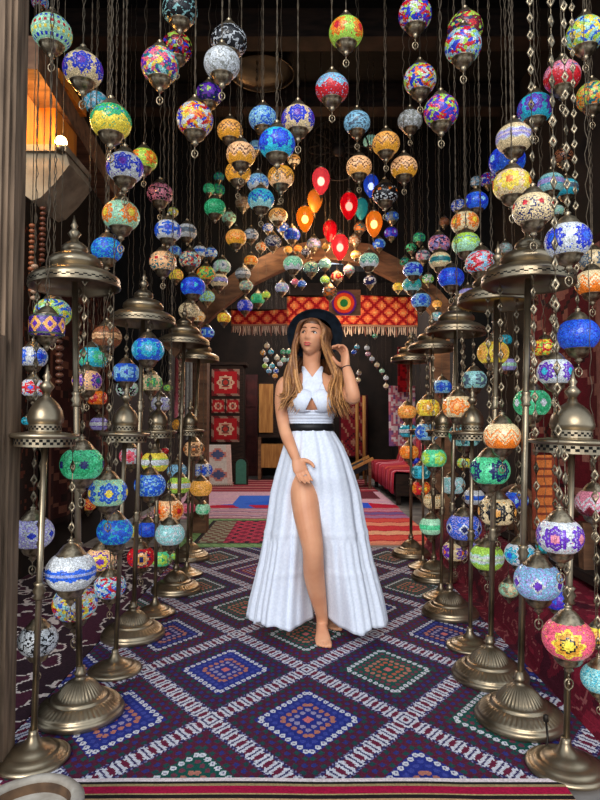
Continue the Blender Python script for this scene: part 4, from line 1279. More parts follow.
print('lanterns',len(cand),'touching',nbad,'on stands',sum(c['zt'] is not None for c in cand))
# ---------------------------------------------------------- labels, building
from collections import Counter
cnt=Counter(c['desc'] for c in cand if c['kind']!='f')
def noun(c):
    d=c['desc']
    if c['kind']=='t': return d+' teardrop glass lantern'
    return d if 'lantern' in d else d+' mosaic lantern'
def short(c):
    d=c['desc'].replace(' lantern','')
    d=d.split(' with ')[0] if cnt_short[d.split(' with ')[0]]==1 else d
    return 'the '+noun(c)
cnt_short=Counter(c['desc'].split(' with ')[0] for c in cand)
fams={}
def rel(a,b):
    dx=a['px']-b['px']; dy=a['py']-b['py']
    if abs(dy)>abs(dx)*.8: return 'just below' if dy>0 else 'just above'
    return 'right beside'
used=set()
main=[c for c in cand if c['kind']!='f']
for c in main:
    if cnt[c['desc']]>1: print('dup desc',c['desc'])
    where=('hanging high under the dark ceiling' if c['py']<135 else 'hanging') if c['zt'] is None else 'hanging'
    nb=sorted((o for o in main if o is not c and o['w']>=.8*c['w']),key=lambda o:math.hypot(o['px']-c['px'],o['py']-c['py']))
    lab=None
    for o in nb:
        l='%s hanging %s the %s'%(noun(c),rel(c,o),noun(o))
        if len(l.split())<=16 and l not in used: lab=l; break
    if lab is None:
        o=nb[0]; lab='%s hanging %s the %s'%(noun(c),rel(c,o),noun(o).split(' with ')[0])
        if len(lab.split())>16: lab=' '.join(lab.split()[:16])
        print('fallback',lab)
    used.add(lab); c['label']=lab
ordinal=['topmost','second','third','fourth','fifth','sixth','seventh','eighth','ninth','tenth','eleventh','twelfth','thirteenth','fourteenth','fifteenth']
for g in (0,1):
    fl=sorted((c for c in cand if c['kind']=='f' and (c['px']<310)==(g==0)),key=lambda c:(c['py'],c['px']))
    for k,c in enumerate(fl):
        where='dangling far behind on the hat wearer\'s long haired left side' 
        c['label']='tiny %s glass lantern, %s from the top of the far cluster %s'%({'turq':'turquoise','sky':'azure'}.get(c['cols'],c['cols']),ordinal[k],'left of the woman' if g==0 else 'beyond her raised hand')
        if k==0: c['label']=c['label'].replace(', topmost from the top of',', topmost of')
rng=random.Random(11)
for c in cand:
    p,r=c['p'],c['r']; X,Y,Z=p
    if c['kind']=='t':
        t=thing('teardrop_lantern',c['label'],'lantern',(X,Y,Z),'teardrop glass lanterns'); t['lit']=1
        asp=1.55 if c['w']>17 else 1.4
        m=MB(); prof=[]
        for k in range(19):
            h=k/18; z=-1.5+3.0*h
            prof.append((.16+.84*math.sin(PI*min(1,h*.93+.02))**.8*(.62+.38*h) if h<.98 else .3,z))
        prof=[(.18,-1.55),(.26,-1.45),(.44,-1.22),(.68,-.9),(.88,-.45),(.98,0),(1.0,.35),(.94,.75),(.78,1.1),(.54,1.35),(.3,1.45)]
        m.lathe(prof,24,mod=lambda k,a:1+.015*math.cos(14*a),caps=False)
        key='tear_'+c['cols']
        if key not in M: M[key]=mat_tear('blown_glass_'+c['cols'],c['rgb'])
        me=m.mesh('globe',M[key])
        o=link('globe',me,t,scale=r); md=o.modifiers.new('s','SUBSURF'); md.levels=md.render_levels=1
        if c['desc'] not in ('teal','dim amber','small crimson'):
            m=MB(); m.ball((0,0,-.05),.4,.4,.48,14,10); link('bulb',m.mesh('bulb',M['hotbulb']),t,scale=r)
        m=MB(); m.lathe([(.34,1.38),(.4,1.44),(.36,1.55),(.2,1.75),(.1,1.85),(.15,1.95),(.06,2.02)],18); link('cap',m.mesh('cap',M['brass']),t,scale=r)
        m=MB(); m.lathe([(.12,-1.56),(.2,-1.66),(.18,-1.76),(.08,-1.95),(.03,-2.3)],14); link('finial',m.mesh('finial',M['brass_dark']),t,scale=r)
        L=c['top']-Z-2.0*r
        chain_mesh(L,False,rng).build('cord',M['cord'],t,loc=(0,0,2.0*r))
        continue
    far=c['kind']=='f'
    small=c['w']<14
    grp='far cluster of tiny lanterns left of the woman' if far and c['px']<310 else ('far cluster of tiny lanterns beyond her hand' if far else ('mosaic lanterns on the brass stands' if c['zt'] is not None else 'mosaic lanterns hung from the ceiling'))
    t=thing('mosaic_lantern',c['label'],'lantern',(X,Y,Z),grp)
    asp=1.0
    na,nh=(88,30) if c['w']>=34 else (64,22) if c['w']>=28 else ((44,16) if c['w']>=16 else (20,8))
    if not far:
        if c['py']<200 and c['pat']=='mul': asp=1.12
        gl=c['glow']*GLOW
        me=globe_mesh(c['pat'],c['cols'],gl,asp,rng,na,nh,math.atan2(X,Y))
    else: me=globe_mesh('pla',c['cols']+' white',c['glow'],1.0,rng,14,6)
    g=link('globe',me,t,scale=(r,r,r))
    hs=asp if not far else 1
    link('cap',CAPS if (small or far) else CAPM,t,scale=r,loc=(0,0,.68*(asp-1)*r))
    link('holder',HOLS if (small or far) else HOLM,t,scale=r,loc=(0,0,-.68*(asp-1)*r))
    if c['w']>=24 and c['pat']!='dru': link('pendant',PENM,t,scale=r,loc=(0,0,-.68*(asp-1)*r))
    z0=1.36*r+.68*(asp-1)*r
    fancy=(c['zt'] is not None and c['w']>=22) or (c['px']>500 and c['zt'] is None and c['w']>=40)
    L=c['top']-Z-z0
    chain_mesh(L,fancy,rng,1.0 if c['w']>=28 else .8 if not far else .6).build('chain' if fancy else 'cord',M['brass'] if fancy else M['cord'],t,loc=(0,0,z0))

# dark hanging canopies and wheel near the ceiling
def hang_canopy(px,py,Y,w,label):
    p=P(px,py,Y); R=w/F*Y/2
    t=thing('hanging_canopy',label,'canopy light',(p.x,Y,p.z))
    d=dish_mesh(R,True).build('canopy',M['brass_dark'],t)
    dome_mesh(R,True).build('dome',M['brass_dark'],t)
    m=MB(); m.tube([(0,0,.2),(0,0,ZC-p.z-.003)],.006,6); m.build('hanging_rod',M['brass_dark'],t)
    for k in range(3):
        a=2*PI*k/3+.4
        ch=chain_mesh(.28+.1*k,True,rng); o=ch.build('chain',M['brass_dark'],t,loc=(R*.8*math.cos(a),R*.8*math.sin(a),-.3-.1*k))
hang_canopy(262,72,5.0,66,'dark bronze empty canopy with dangling chains above the sky blue tracery lantern')
hang_canopy(383,62,5.2,60,'dark bronze empty canopy with dangling chains right of the orange flowered lime lantern')
p=P(338,150,5.72)
t=thing('iron_wheel','openwork black iron wheel of petal loops hanging among the amber lanterns','wheel',(p.x,p.y,p.z))
m=MB(); m.tube([(.3*math.cos(2*PI*k/36),0,.3*math.sin(2*PI*k/36)) for k in range(37)],.008,6); m.build('rim',M['iron'],t)
m=MB(); m.ball((0,0,0),.07,.03,.07,14,8); m.build('hub',M['iron'],t)
for k in range(12):
    a=2*PI*k/12; m=MB()
    pts=[]
    for q in range(13):
        s=q/12*2*PI; rr_=.18-.11*math.cos(s); w=.045*math.sin(s)
        pts.append((rr_*math.cos(a)-w*math.sin(a),0,rr_*math.sin(a)+w*math.cos(a)))
    m.tube(pts,.006,5); m.build('petal_loop',M['iron'],t)
m=MB(); m.tube([(0,0,.3),(0,0,ZC-p.z-.003)],.006,6); m.build('hanging_rod',M['iron'],t)
# sagging conduit across the ceiling
for k,(Y,pts,lab) in enumerate((
  (4.85,[(120,25),(200,17),(260,14),(320,13),(390,15),(480,8),(560,4)],'sagging brown conduit strung wall to wall under the dark ceiling, nearest the top edge'),
  (5.6,[(140,84),(230,76),(290,77),(340,75),(420,80),(470,72),(540,66)],'second brown conduit strung wall to wall, passing behind the dark bronze canopies'))):
    q=[P(x,y,Y) for x,y in pts]
    q=[Vector((-WX,Y,q[0].z+.02))]+q+[Vector((WX,Y,q[-1].z))]
    m=MB(); m.tube(q,.011,6); tag(m.build('conduit',M['rod']),lab,'conduit')
# cable on the front right base
b=BASES[9]
m=MB(); m.tube([(b[0]+.02,b[1]-.19,.09),(b[0]+.015,b[1]-.215,.05),(b[0]+.0,b[1]-.235,.012),(b[0]-.03,b[1]-.27,.005)],.004,6)
m.lathe([(.005,0),(.009,.002),(.009,.022),(.004,.026)],8,c=(b[0]+.02,b[1]-.19,.088))
tag(m.build('power_cable',M['iron']),'dark cable with plug running down over the broad fluted right base','cable')
# ------------------------------------------------------------------ person
Y0=3.14
def W(px,py,dy=0.0): return P(px,py,Y0+dy)
U=Y0/F       # metres per pixel at her distance
person=thing('person','woman in a white halter dress and black hat, hand raised to the brim','person',(W(318,640).x,Y0-.02,0))
PO=Vector(person.location)
skin=mat_noise('warm_skin',(196,134,100),(214,156,120),scale=7,rough=.5,bstr=.02,spec=.35)
skin.node_tree.nodes['Principled BSDF'].inputs['Subsurface Weight'].default_value=.08
skin.node_tree.nodes['Principled BSDF'].inputs['Subsurface Radius'].default_value=(.02,.008,.004)
body=MB()
def smoothpath(pts,rad,n):
    """Catmull-Rom through points with radii"""
    P_=[Vector(p) for p in pts]; out=[];ro=[]
    m_=len(P_)
    for i in range(m_-1):
        p0=P_[max(0,i-1)];p1=P_[i];p2=P_[i+1];p3=P_[min(m_-1,i+2)]
        r0=rad[max(0,i-1)];r1=rad[i];r2=rad[i+1];r3=rad[min(m_-1,i+2)]
        for k in range(n):
            t=k/n; t2=t*t;t3=t2*t
            f=lambda a,b,c,d: .5*((2*b)+(c-a)*t+(2*a-5*b+4*c-d)*t2+(3*b-a-3*c+d)*t3)
            out.append(f(p0,p1,p2,p3)); ro.append(f(r0,r1,r2,r3))
    out.append(P_[-1]); ro.append(rad[-1])
    return out,ro
def limb(pts,rad,n=5,sides=16):
    p,r=smoothpath(pts,rad,n)
    body.tube(p,r,sides)
    body.ball(p[0],r[0],seg=14,rings=10); body.ball(p[-1],r[-1],seg=14,rings=10)
# torso rings: px centre, py, half width px, half depth m, dy
TR=[(311,357,8.0,.046,.015),(312,364,8.0,.045,.02),(312.5,371,9.5,.05,.025),(312.5,376,17,.058,.03),(312.5,381,26,.072,.03),(312.5,388,27,.088,.02),(312,397,24.5,.104,.005),(312,405,23.5,.108,.0),(311.5,413,21.5,.094,.01),(310.8,422,19.8,.082,.02),(310.8,430,20,.084,.02),(311.6,442,24,.098,.02),(313,456,28.5,.112,.03),(315,470,31,.116,.035),(316,484,29,.108,.035),(316,492,24,.08,.03)]
def ring(c,rx,ry,seg=28): return [Vector((c.x+rx*math.cos(2*PI*i/seg),c.y+ry*math.sin(2*PI*i/seg),c.z)) for i in range(seg)]
def loft(mb,rings,close=True,col=None):
    seg=len(rings[0]); vs=[p for r in rings for p in r]; fs=[]
    for k in range(len(rings)-1):
        for i in range(seg):
            j=(i+1)%seg; fs.append((k*seg+i,(k+1)*seg+i,(k+1)*seg+j,k*seg+j))
    if close: fs += [tuple(range(seg)),tuple((len(rings)-1)*seg+i for i in range(seg))[::-1]]
    mb.add(vs,fs,col)
def tinterp(py):
    for a,b in zip(TR,TR[1:]):
        if a[1]<=py<=b[1]:
            t=(py-a[1])/(b[1]-a[1]); t=t*t*(3-2*t)*.5+t*.5
            return [a[k]+(b[k]-a[k])*t for k in range(5)]
    return list(TR[0] if py<TR[0][1] else TR[-1])
def tring(py,off=0,seg=28):
    cx,_,hw,dep,dy=tinterp(py); return ring(W(cx,py,dy),hw*U+off,dep+off,seg)
loft(body,[tring(y) for y in np.arange(357,492.5,3)])
def tfront(px,py,off=0):
    cx,_,hw,dep,dy=tinterp(py); c=W(cx,py,dy)
    u=(px-cx)/hw; u=max(-1,min(1,u))
    x=c.x+u*(hw*U+off); return Vector((x,c.y-(dep+off)*math.sqrt(max(0,1-u*u)),c.z))
# bust
for bx in (304,320):
    p=tfront(bx,402); body.ball((p.x,p.y+.035,p.z),.062,.062,.062,16,12)
# arms
limb([W(291,381,.03),W(284.5,385,.025),W(282,398,.02),W(282,412,.01),W(284,427,-.02),W(287.5,438,-.06),W(292,449,-.10),W(296,459,-.135)],[.038,.042,.039,.035,.031,.032,.028,.0225])
limb([W(333,382,.03),W(340,385,.02),W(345,390,-.05),W(350,395.5,-.13),W(353.5,397.5,-.17),W(352,389,-.175),W(349,377,-.16),W(346,366,-.135)],[.040,.045,.042,.037,.034,.034,.029,.021])
# hands: palm + fingers
def hand(wrist,d,side,nrm,curl,spread=.12,L=.082,thumbside=1,sc=.92):
    """d direction to the knuckles, side across the palm, nrm out of the back of the hand"""
    wrist=Vector(wrist); d=Vector(d).normalized(); side=Vector(side); side=(side-d*side.dot(d)).normalized(); nrm=d.cross(side).normalized()*(1 if nrm>0 else -1)
    pl=[wrist,wrist+d*.03*sc,wrist+d*.062*sc,wrist+d*.078*sc]
    rings_=[]
    for p,w,h in zip(pl,(.024,.033,.038,.034),(.02,.0185,.016,.012)):
        rings_.append([p+side*(w*math.cos(2*PI*i/16))+nrm*(h*math.sin(2*PI*i/16)) for i in range(16)])
    loft(body,rings_)
    tips=[]
    for k,(o,l,r) in enumerate(((-.027,.066,.0078),(-.009,.076,.0085),(.009,.072,.0084),(.026,.056,.0072))):
        b=wrist+d*.06+side*o
        dd=(d+side*(o*spread*20)).normalized()
        pts=[b,b+dd*.018]; cur=b+dd*.018; ang=0
        for q,seg in enumerate((l*.45,l*.32,l*.26)):
            ang+=curl[q]*(1+.12*(k-1))
            v=dd*math.cos(ang)-nrm*math.sin(ang)
            cur=cur+v*seg; pts.append(cur)
        pp,rr_=smoothpath(pts,[r*1.05,r*1.05,r,r*.92,r*.78],3)
        body.tube(pp,rr_,10); body.ball(pp[-1],rr_[-1],seg=10,rings=8); tips.append((pts,r))
    b=wrist+d*.018+side*(-.026*thumbside)-nrm*.004
    v0=(d*.55-side*thumbside*.75-nrm*.35).normalized(); v1=(d*.8-side*thumbside*.45-nrm*.45).normalized(); v2=(d*.95-side*thumbside*.1-nrm*.4).normalized()
    pts=[b,b+v0*.026,b+v0*.026+v1*.03,b+v0*.026+v1*.03+v2*.024]
    pp,rr_=smoothpath(pts,[.014,.0115,.0095,.0078],3)
    body.tube(pp,rr_,10); body.ball(pp[-1],rr_[-1],seg=10,rings=8)
    return tips
wr1=W(296,459,-.135)
tips1=hand(wr1,W(302,475,-.168)-wr1,Vector((1,.25,.35)),1,(.25,.3,.3),thumbside=-1) if False else hand(wr1,W(303,476,-.165)-wr1,Vector((-1,-.2,-.35)),1,(.22,.35,.3),spread=.05,thumbside=1)
wr2=W(346,366,-.135)
tips2=hand(wr2,W(344.2,350,-.10)-wr2,Vector((.42,-1,.1)),1,(.55,.75,.6),spread=.10,thumbside=1,sc=.9)
# legs
limb([W(304,470,-.03),W(304.5,490,-.075),W(306.5,512,-.115),W(310,532,-.14),W(312.5,546,-.145),W(313.3,558,-.13),W(314.0,574,-.085),W(317,592,-.035),W(320.2,607,.005),W(321.8,616,.035),W(322.5,623,.045)],[.080,.074,.068,.060,.054,.052,.053,.046,.036,.031,.031],5,20)
limb([W(327,470,.05),W(332,505,.06),W(335,540,.05),W(336,575,.17),W(334,612,.24)],[.08,.074,.055,.05,.033],5,16)
# feet
def foot(heel,toe,w=.041):
    heel=Vector(heel);toe=Vector(toe); d=(toe-heel); L=d.length; d.normalize(); s=Vector((d.y,-d.x,0)).normalized()
    rings_=[]
    for t,wd,h in ((0,.55,.05),(.12,.72,.075),(.3,.74,.085),(.5,.82,.066),(.68,.98,.046),(.8,1.0,.034),(.88,.95,.028)):
        c=heel+d*(L*t); rings_.append([Vector((c.x+s.x*w*wd*math.cos(a),c.y+s.y*w*wd*math.cos(a),max(.002,h*.5+h*.5*math.sin(a)))) for a in [2*PI*i/18 for i in range(18)]])
    loft(body,rings_)
    for k,(o,l,r) in enumerate(((-.030,.045,.0135),(-.012,.046,.0098),(.003,.04,.0092),(.017,.032,.0087),(.03,.022,.008))):
        b=heel+d*(L*.83)+s*o+Vector((0,0,.013)); e=b+d*l+Vector((0,0,-.003))
        e.z=max(e.z,r*.95); body.tube([b,(b+e)/2+Vector((0,0,.003)),e],[r*1.05,r,r*.9],10); body.ball(e,r*.92,seg=10,rings=8)
ft=W(323,645,-.16); fh=W(322,631,.05)
foot(Vector((fh.x-.002,Y0+.11,0)),Vector((ft.x+.004,Y0-.13,0)))
foot(Vector((W(334,630,.1).x,Y0+.34,0)),Vector((W(336,640,0).x,Y0+.12,0)))
# head, turned to her right and lifted
HC=W(312.6,338.0,-.005)
yaw=math.radians(-19); pit=math.radians(9); HS=.91
HR=Matrix.Rotation(yaw,3,'Z')@Matrix.Rotation(math.radians(5),3,'Y')@Matrix.Rotation(-pit,3,'X')   # local: x her left(image right), -y forward, z up
def headpt(u,v):
    """u azimuth (0 = face), v elevation; local coordinates in metres"""
    cx,sx=math.cos(v),math.sin(v)
    x=.073*cx*math.sin(u); y=-.092*cx*math.cos(u); z=.112*sx
    f=max(0,math.cos(u))*max(0,cx)
    # lower face tapers to the chin
    if z<0:
        t=min(1,-z/.112); x*=1-.34*t**1.6; y*= (1-.10*t) if y<0 else (1-.45*t)
        if y<0: y-=.012*t*f
    g=lambda cx_,cz,sx_,sz: math.exp(-((x-cx_)/sx_)**2-((z-cz)/sz)**2) if y<0 else 0
    y-= .019*g(0,-.024,.0095,.013)+.011*g(0,0.0,.007,.022)+.007*g(.011,-.028,.006,.007)+.007*g(-.011,-.028,.006,.007)       # nose
    y-= .006*g(0,-.058,.022,.010)                               # lips
    y-= .011*g(0,-.094,.02,.016)                                # chin
    y+= .011*g(.031,.012,.016,.011)+.011*g(-.031,.012,.016,.011) # sockets
    y-= .006*g(.03,.034,.022,.008)+.006*g(-.03,.034,.022,.008)   # brow
    y-= .006*g(.042,-.022,.02,.018)+.006*g(-.042,-.022,.02,.018) # cheeks
    y+= .004*g(0,-.074,.02,.006)
    return Vector((x,y,z))
def hw_(p): return HC+HR@(Vector(p)*HS)
na,nv=64,48
vs=[];fs=[]
for k in range(nv+1):
    v=-PI/2+PI*k/nv
    for i in range(na): vs.append(hw_(headpt(2*PI*i/na,v)))
for k in range(nv):
    for i in range(na):
        j=(i+1)%na; fs.append((k*na+i,k*na+j,(k+1)*na+j,(k+1)*na+i))
body.add(vs,fs)
for s in (-1,1):  # ears
    body.ball(hw_((s*.074,.006,-.004)),.009,.018,.031,12,8,rot=HR)
body.tube([HC+HR@Vector((0,.02,-.05)),W(311.5,362,.02),W(312,372,.03)],[.05,.046,.05],16)
me=body.mesh('body',skin)
ob=bpy.data.objects.new('tmp_body',me); COL.objects.link(ob)
md=ob.modifiers.new('r','REMESH'); md.mode='VOXEL'; md.voxel_size=.0036; md.use_smooth_shade=True
md=ob.modifiers.new('s','SMOOTH'); md.iterations=5; md.factor=.5
dg=bpy.context.evaluated_depsgraph_get()
me2=bpy.data.meshes.new_from_object(ob.evaluated_get(dg)); me2.name='body'
bpy.data.objects.remove(ob)
me2.transform(Matrix.Translation(-PO))
me2.polygons.foreach_set('use_smooth',[True]*len(me2.polygons))
if not me2.materials: me2.materials.append(skin)
link('body',me2,person)
def pbuild(mb,name,mat,parent=person,smooth=True):
    mb.v=[tuple(Vector(p)-PO) for p in mb.v]; return mb.build(name,mat,parent,smooth)
# face parts
white=mat_plain('eye_white',(186,176,168),.3); iris=mat_plain('brown_iris',(60,40,28),.2); lipm=mat_plain('rose_lips',(182,74,72),.4); brow=mat_plain('brown_brow',(92,62,42),.8); lash=mat_plain('dark_lash',(38,26,22),.7)
def surf(x,z,out=0.0):
    """point on the face at local x,z"""
    v=math.asin(max(-1,min(1,z/.112)))
    lo,hi=-1.5,1.5
    for _ in range(30):
        md_=(lo+hi)/2
        if headpt(md_,v).x<x: lo=md_
        else: hi=md_
    p=headpt((lo+hi)/2,v); return Vector((p.x,p.y-out,p.z))
for s in (-1,1):
    e=surf(s*.031,.010); m=MB(); m.ball(hw_((e.x,e.y+.0075,e.z)),.0125,.0125,.0095,14,10,rot=HR); eo=pbuild(m,'eye',white)
    m=MB(); m.ball(hw_((e.x-.0025,e.y-.0036,e.z+.0008)),.0066,.003,.0066,10,8,rot=HR); pbuild(m,'iris',iris,eo)
    m=MB(); m.tube([hw_(surf(s*(.031+q*.0145),.010+.0095*(1-q*q)-.001,.0035)) for q in np.linspace(-1,1.05,9)],[.0008,.0016,.002,.002,.002,.002,.0022,.002,.001],6); pbuild(m,'eyelid',lash)
    m=MB(); m.tube([hw_(surf(s*(.030+q*.019),.034+.004*(1-q*q)+.002*q,.0015)) for q in np.linspace(-1,1,8)],[.0014,.0028,.0032,.003,.0028,.0024,.0018,.001],6); pbuild(m,'eyebrow',brow)
m=MB()
m.tube([hw_(surf(q*.0225,-.0545+.003*(1-q*q)-(.0018*math.exp(-(q/.2)**2)),.001)) for q in np.linspace(-1,1,11)],[.001,.0022,.003,.0036,.0038,.0034,.0038,.0036,.003,.0022,.001],8)
m.tube([hw_(surf(q*.019,-.0612-.003*(1-q*q),.0015)) for q in np.linspace(-1,1,11)],[.001,.0026,.0036,.0044,.0048,.005,.0048,.0044,.0036,.0026,.001],8)
pbuild(m,'lips',lipm)
# hair -----------------------------------------------------------------
hr=random.Random(5)
hairm=mat_tint('hair_strands',rough=.45,weave=90)
hairm.node_tree.nodes['Principled BSDF'].inputs['Specular IOR Level'].default_value=.4
hb=MB()
def hcol(t,k):
    a=lin((62,38,25)); b=lin((120,76,45)); c=lin((198,142,84))
    t=max(0,min(1,t+k))
    return tuple(a[i]+(b[i]-a[i])*t*2 for i in range(3)) if t<.5 else tuple(b[i]+(c[i]-b[i])*(t-.5)*2 for i in range(3))
def lock(pts,r,ph,amp,k):
    n=22; p,ra=smoothpath(pts,[1]*len(pts),6)
    L=len(p); q=[];rd=[]
    for i,v in enumerate(p):
        t=i/(L-1); a=amp*min(1,max(0,t-.25)*2)
        q.append(v+Vector((math.sin(t*15+ph)*a*1.3,math.cos(t*13+ph)*a,0))); rd.append(r*(.55+.6*math.sin(PI*min(1,t*.75+.1)))*(1 if t<.8 else max(.12,1-(t-.8)*4.4)))
    s=len(hb.f); hb.tube(q,rd,6,flat=.6)
    per=6
    for f in range(s,len(hb.f)):
        t=min(1,((f-s)//per)/(L-1)); hb.c[f]=hcol(.25+.6*t,k)
def hp(x,y,z): return hw_((x,y,z))
# skull cap of hair (behind the hairline)
vs=[];fs=[]
for kk in range(25):
    v=-.9+ (PI/2+.9)*kk/24
    for i in range(40):
        u=2*PI*i/40; p=headpt(u,v)
        front=max(0,math.cos(u))
        lim=.070 if True else 0
        sc=1.09 if (p.z>.062 or p.y>.0) else .9
        vs.append(hw_((p.x*sc,p.y*sc*(1 if p.y>0 else 1.0),p.z*1.05)))
for kk in range(24):
    for i in range(40):
        j=(i+1)%40; fs.append((kk*40+i,kk*40+j,(kk+1)*40+j,(kk+1)*40+i))
hb.add(vs,fs,lin((96,62,40)))
for side in (-1,1):
    nl=120
    for k in range(nl):
        d=k/(nl-1)                      # 0 at the face, 1 at the back
        z0=.101-.035*d+hr.uniform(-.003,.005); u0=(.10+.95*d*1.6)*side
        st=headpt(u0*.9,math.asin(min(.98,z0/.112))); st=hp(st.x*1.04,st.y*1.03,st.z*1.03)
        w0=hp(side*(.050+.006*hr.random()+.03*d),-.074+.10*d,.074-.01*d)
        w1=hp(side*(.072+.010*hr.random()+.014*d),-.056+.11*d,.03+hr.uniform(-.01,.01))
        w2=hp(side*(.080+.014*hr.random()+.012*d),-.054+.10*d,-.04)
        sp=hr.random()
        if side<0:
            a=W(291-4*d+sp*9-4*sp*d,372+hr.uniform(-3,3),-.075+.09*d+hr.uniform(-.012,.012))
            b=W(284-5*d+sp*17,392+hr.uniform(-3,3),-.115+.10*d+hr.uniform(-.015,.01))
            e=W(279+sp*19,hr.uniform(398,417)-(6*(1-sp)),-.115+.09*d+hr.uniform(-.02,.01))
        else:
            a=W(329+3*d+sp*9,372+hr.uniform(-3,3),-.075+.09*d+hr.uniform(-.012,.012))
            b=W(328+sp*17+3*d,392+hr.uniform(-3,3),-.12+.09*d+hr.uniform(-.015,.01))
            e=W(329+sp*22,hr.uniform(402,420),-.12+.09*d+hr.uniform(-.02,.01))
        lock([st,w0,w1,w2,a,b,e],.0046+.003*hr.random(),(1.5 if side<0 else 4.2)+hr.uniform(-.9,.9),.012,hr.uniform(-.3,.22)+(.10 if d<.25 else -.05))
for k in range(26):   # hair down the back
    q=k/25*2-1
    lock([hp(q*.06,.07,.06),hp(q*.08,.095,-.04),W(312+q*20,380,.12),W(312+q*24,408,.13)],.011,hr.uniform(0,6),.01,hr.uniform(-.2,.05))
pbuild(hb,'hair',hairm)
# hat ------------------------------------------------------------------
felt=mat_noise('navy_black_felt',(10,14,20),(20,28,38),scale=30,rough=.9,bstr=.1,spec=.15)
hc=W(315,334,.035)
ax=Vector((-.05,-.93,-.28)).normalized()          # brim faces the street, tipped back on the head
zax=-ax                                             # crown goes back from the brim
xa=Vector((0,0,1)).cross(zax).normalized(); ya=zax.cross(xa)
hm=Matrix((xa,ya,zax)).transposed()
m=MB(); seg=56
def brimprof(a): return .142+.006*math.cos(2*a+.4)
prof=[(.62,.0,0),(.8,-.004,0),(.93,-.012,0),(1.0,-.02,0),(1.005,-.016,0),(.93,-.004,0),(.8,.006,0),(.64,.014,0),(.62,.05,0),(.60,.085,0),(.52,.108,0),(.36,.112,0),(.0,.098,0)]
rows=[]
for r_,z_,_ in prof:
    rows.append([hc+hm@Vector((brimprof(a)*r_*math.cos(a),brimprof(a)*r_*math.sin(a),z_+.010*math.cos(2*a)*(r_ if z_<.02 else 0))) for a in [2*PI*i/seg for i in range(seg)]])
loft(m,rows,close=False)
hat=pbuild(m,'hat',felt)
m=MB()
rows=[]
for r_,z_ in ((.648,.016),(.652,.02),(.645,.045),(.635,.047)):
    rows.append([hc+hm@Vector((brimprof(a)*r_*math.cos(a),brimprof(a)*r_*math.sin(a),z_)) for a in [2*PI*i/seg for i in range(seg)]])
loft(m,rows,close=False); pbuild(m,'hat_band',mat_plain('black_ribbon',(8,8,10),.5),hat)
# dress ------------------------------------------------------------------
dressm=mat_noise('white_cotton_gauze',(204,211,226),(216,222,234),scale=90,rough=.85,bstr=.06,bdist=.001,spec=.1)
db=dressm.node_tree.nodes['Principled BSDF']
m=MB()
bust=[tfront(304,402),tfront(320,402)]
def front(x,y,off):
    p=tfront(x,y,off); bu=0
    for b in bust:
        d=math.hypot(p.x-b.x,p.z-b.z)
        if d<.0635:
            yy=b.y+.035-math.sqrt(.0635**2-d*d)-off
            bu=max(bu,p.y-yy)
    p.y-=max(0,bu); return p
def edge(y,tab):
    for a,b in zip(tab,tab[1:]):
        if a[0]<=y<=b[0]: return a[1]+(b[1]-a[1])*(y-a[0])/(b[0]-a[0])
    return tab[-1][1]
XL=[(367,303),(376,303.5),(384,303),(391,301),(397,298),(403,293),(409,289.5),(413,289.8)]
XR=[(367,321),(376,320.5),(384,321.5),(391,324),(397,327),(403,331),(409,334.2),(413,333.4)]
ysb=np.arange(367,413.01,.4); nxb=100; vs=[];fs=[];uv=[]
for y in ysb:
    xl,xr=edge(y,XL),edge(y,XR)
    for i in range(nxb+1):
        x=xl+(xr-xl)*i/nxb
        lift=.0
        ca=320-(y-369)*(19/43.0)                     # the upper, crossing band
        if abs(x-ca)<7.5+max(0,(y-395))*.5: lift=.0035
        vs.append(front(x,y,.009+lift)); uv.append((x,y))
for j in range(len(ysb)-1):
    for i in range(nxb):
        q=j*(nxb+1)+i; x=(uv[q][0]+uv[q+1][0])/2; y=uv[q][1]+.2
        if y<378.5 and abs(x-312)<(378.5-y)*.62: continue
        if 398<y<411 and abs(x-311.3)<(y-398)*.42: continue
        fs.append((q,q+1,q+nxb+2,q+nxb+1))
m.add(vs,fs)
loft(m,[tring(y,.009+.002*math.sin(y*1.9)) for y in np.arange(411.0,427.5,.8)],close=False)
o=pbuild(m,'bodice',dressm); md=o.modifiers.new('t','SOLIDIFY'); md.thickness=.004; md.offset=1
m=MB(); loft(m,[tring(423.4,.014),tring(423.6,.018),tring(427,.018),tring(430.6,.018),tring(430.8,.013)],close=False); pbuild(m,'belt',mat_plain('black_belt',(14,14,16),.5))
# skirt with a front slit
SK=[(429.5,310.8,21,.094,.02),(436,311.5,24.2,.108,.02),(446,313,29,.125,.02),(460,314,34,.148,.02),(476,314.5,39,.165,.02),(492,315,43.5,.165,.03),(520,315.5,47.5,.18,.03),(560,316,55,.195,.035),(600,317,65,.215,.04),(616,317.5,68,.225,.04),(633,317.5,68.5,.23,.04)]
def sk(py):
    for a,b in zip(SK,SK[1:]):
        if a[0]<=py<=b[0]:
            t=(py-a[0])/(b[0]-a[0]); return [a[k]+(b[k]-a[k])*t for k in range(1,5)]
    return list(SK[-1][1:])
def legx(py):
    L=[(470,303.5),(490,304.5),(512,306.5),(532,310),(546,312.5),(574,314),(592,317),(608,320),(632,322)]
    for a,b in zip(L,L[1:]):
        if a[0]<=py<=b[0]: return a[1]+(b[1]-a[1])*(py-a[0])/(b[0]-a[0])
    return L[0][1] if py<470 else L[-1][1]
m=MB(); NA=260; rows=[]
ys=list(np.linspace(429.5,617.5,70))
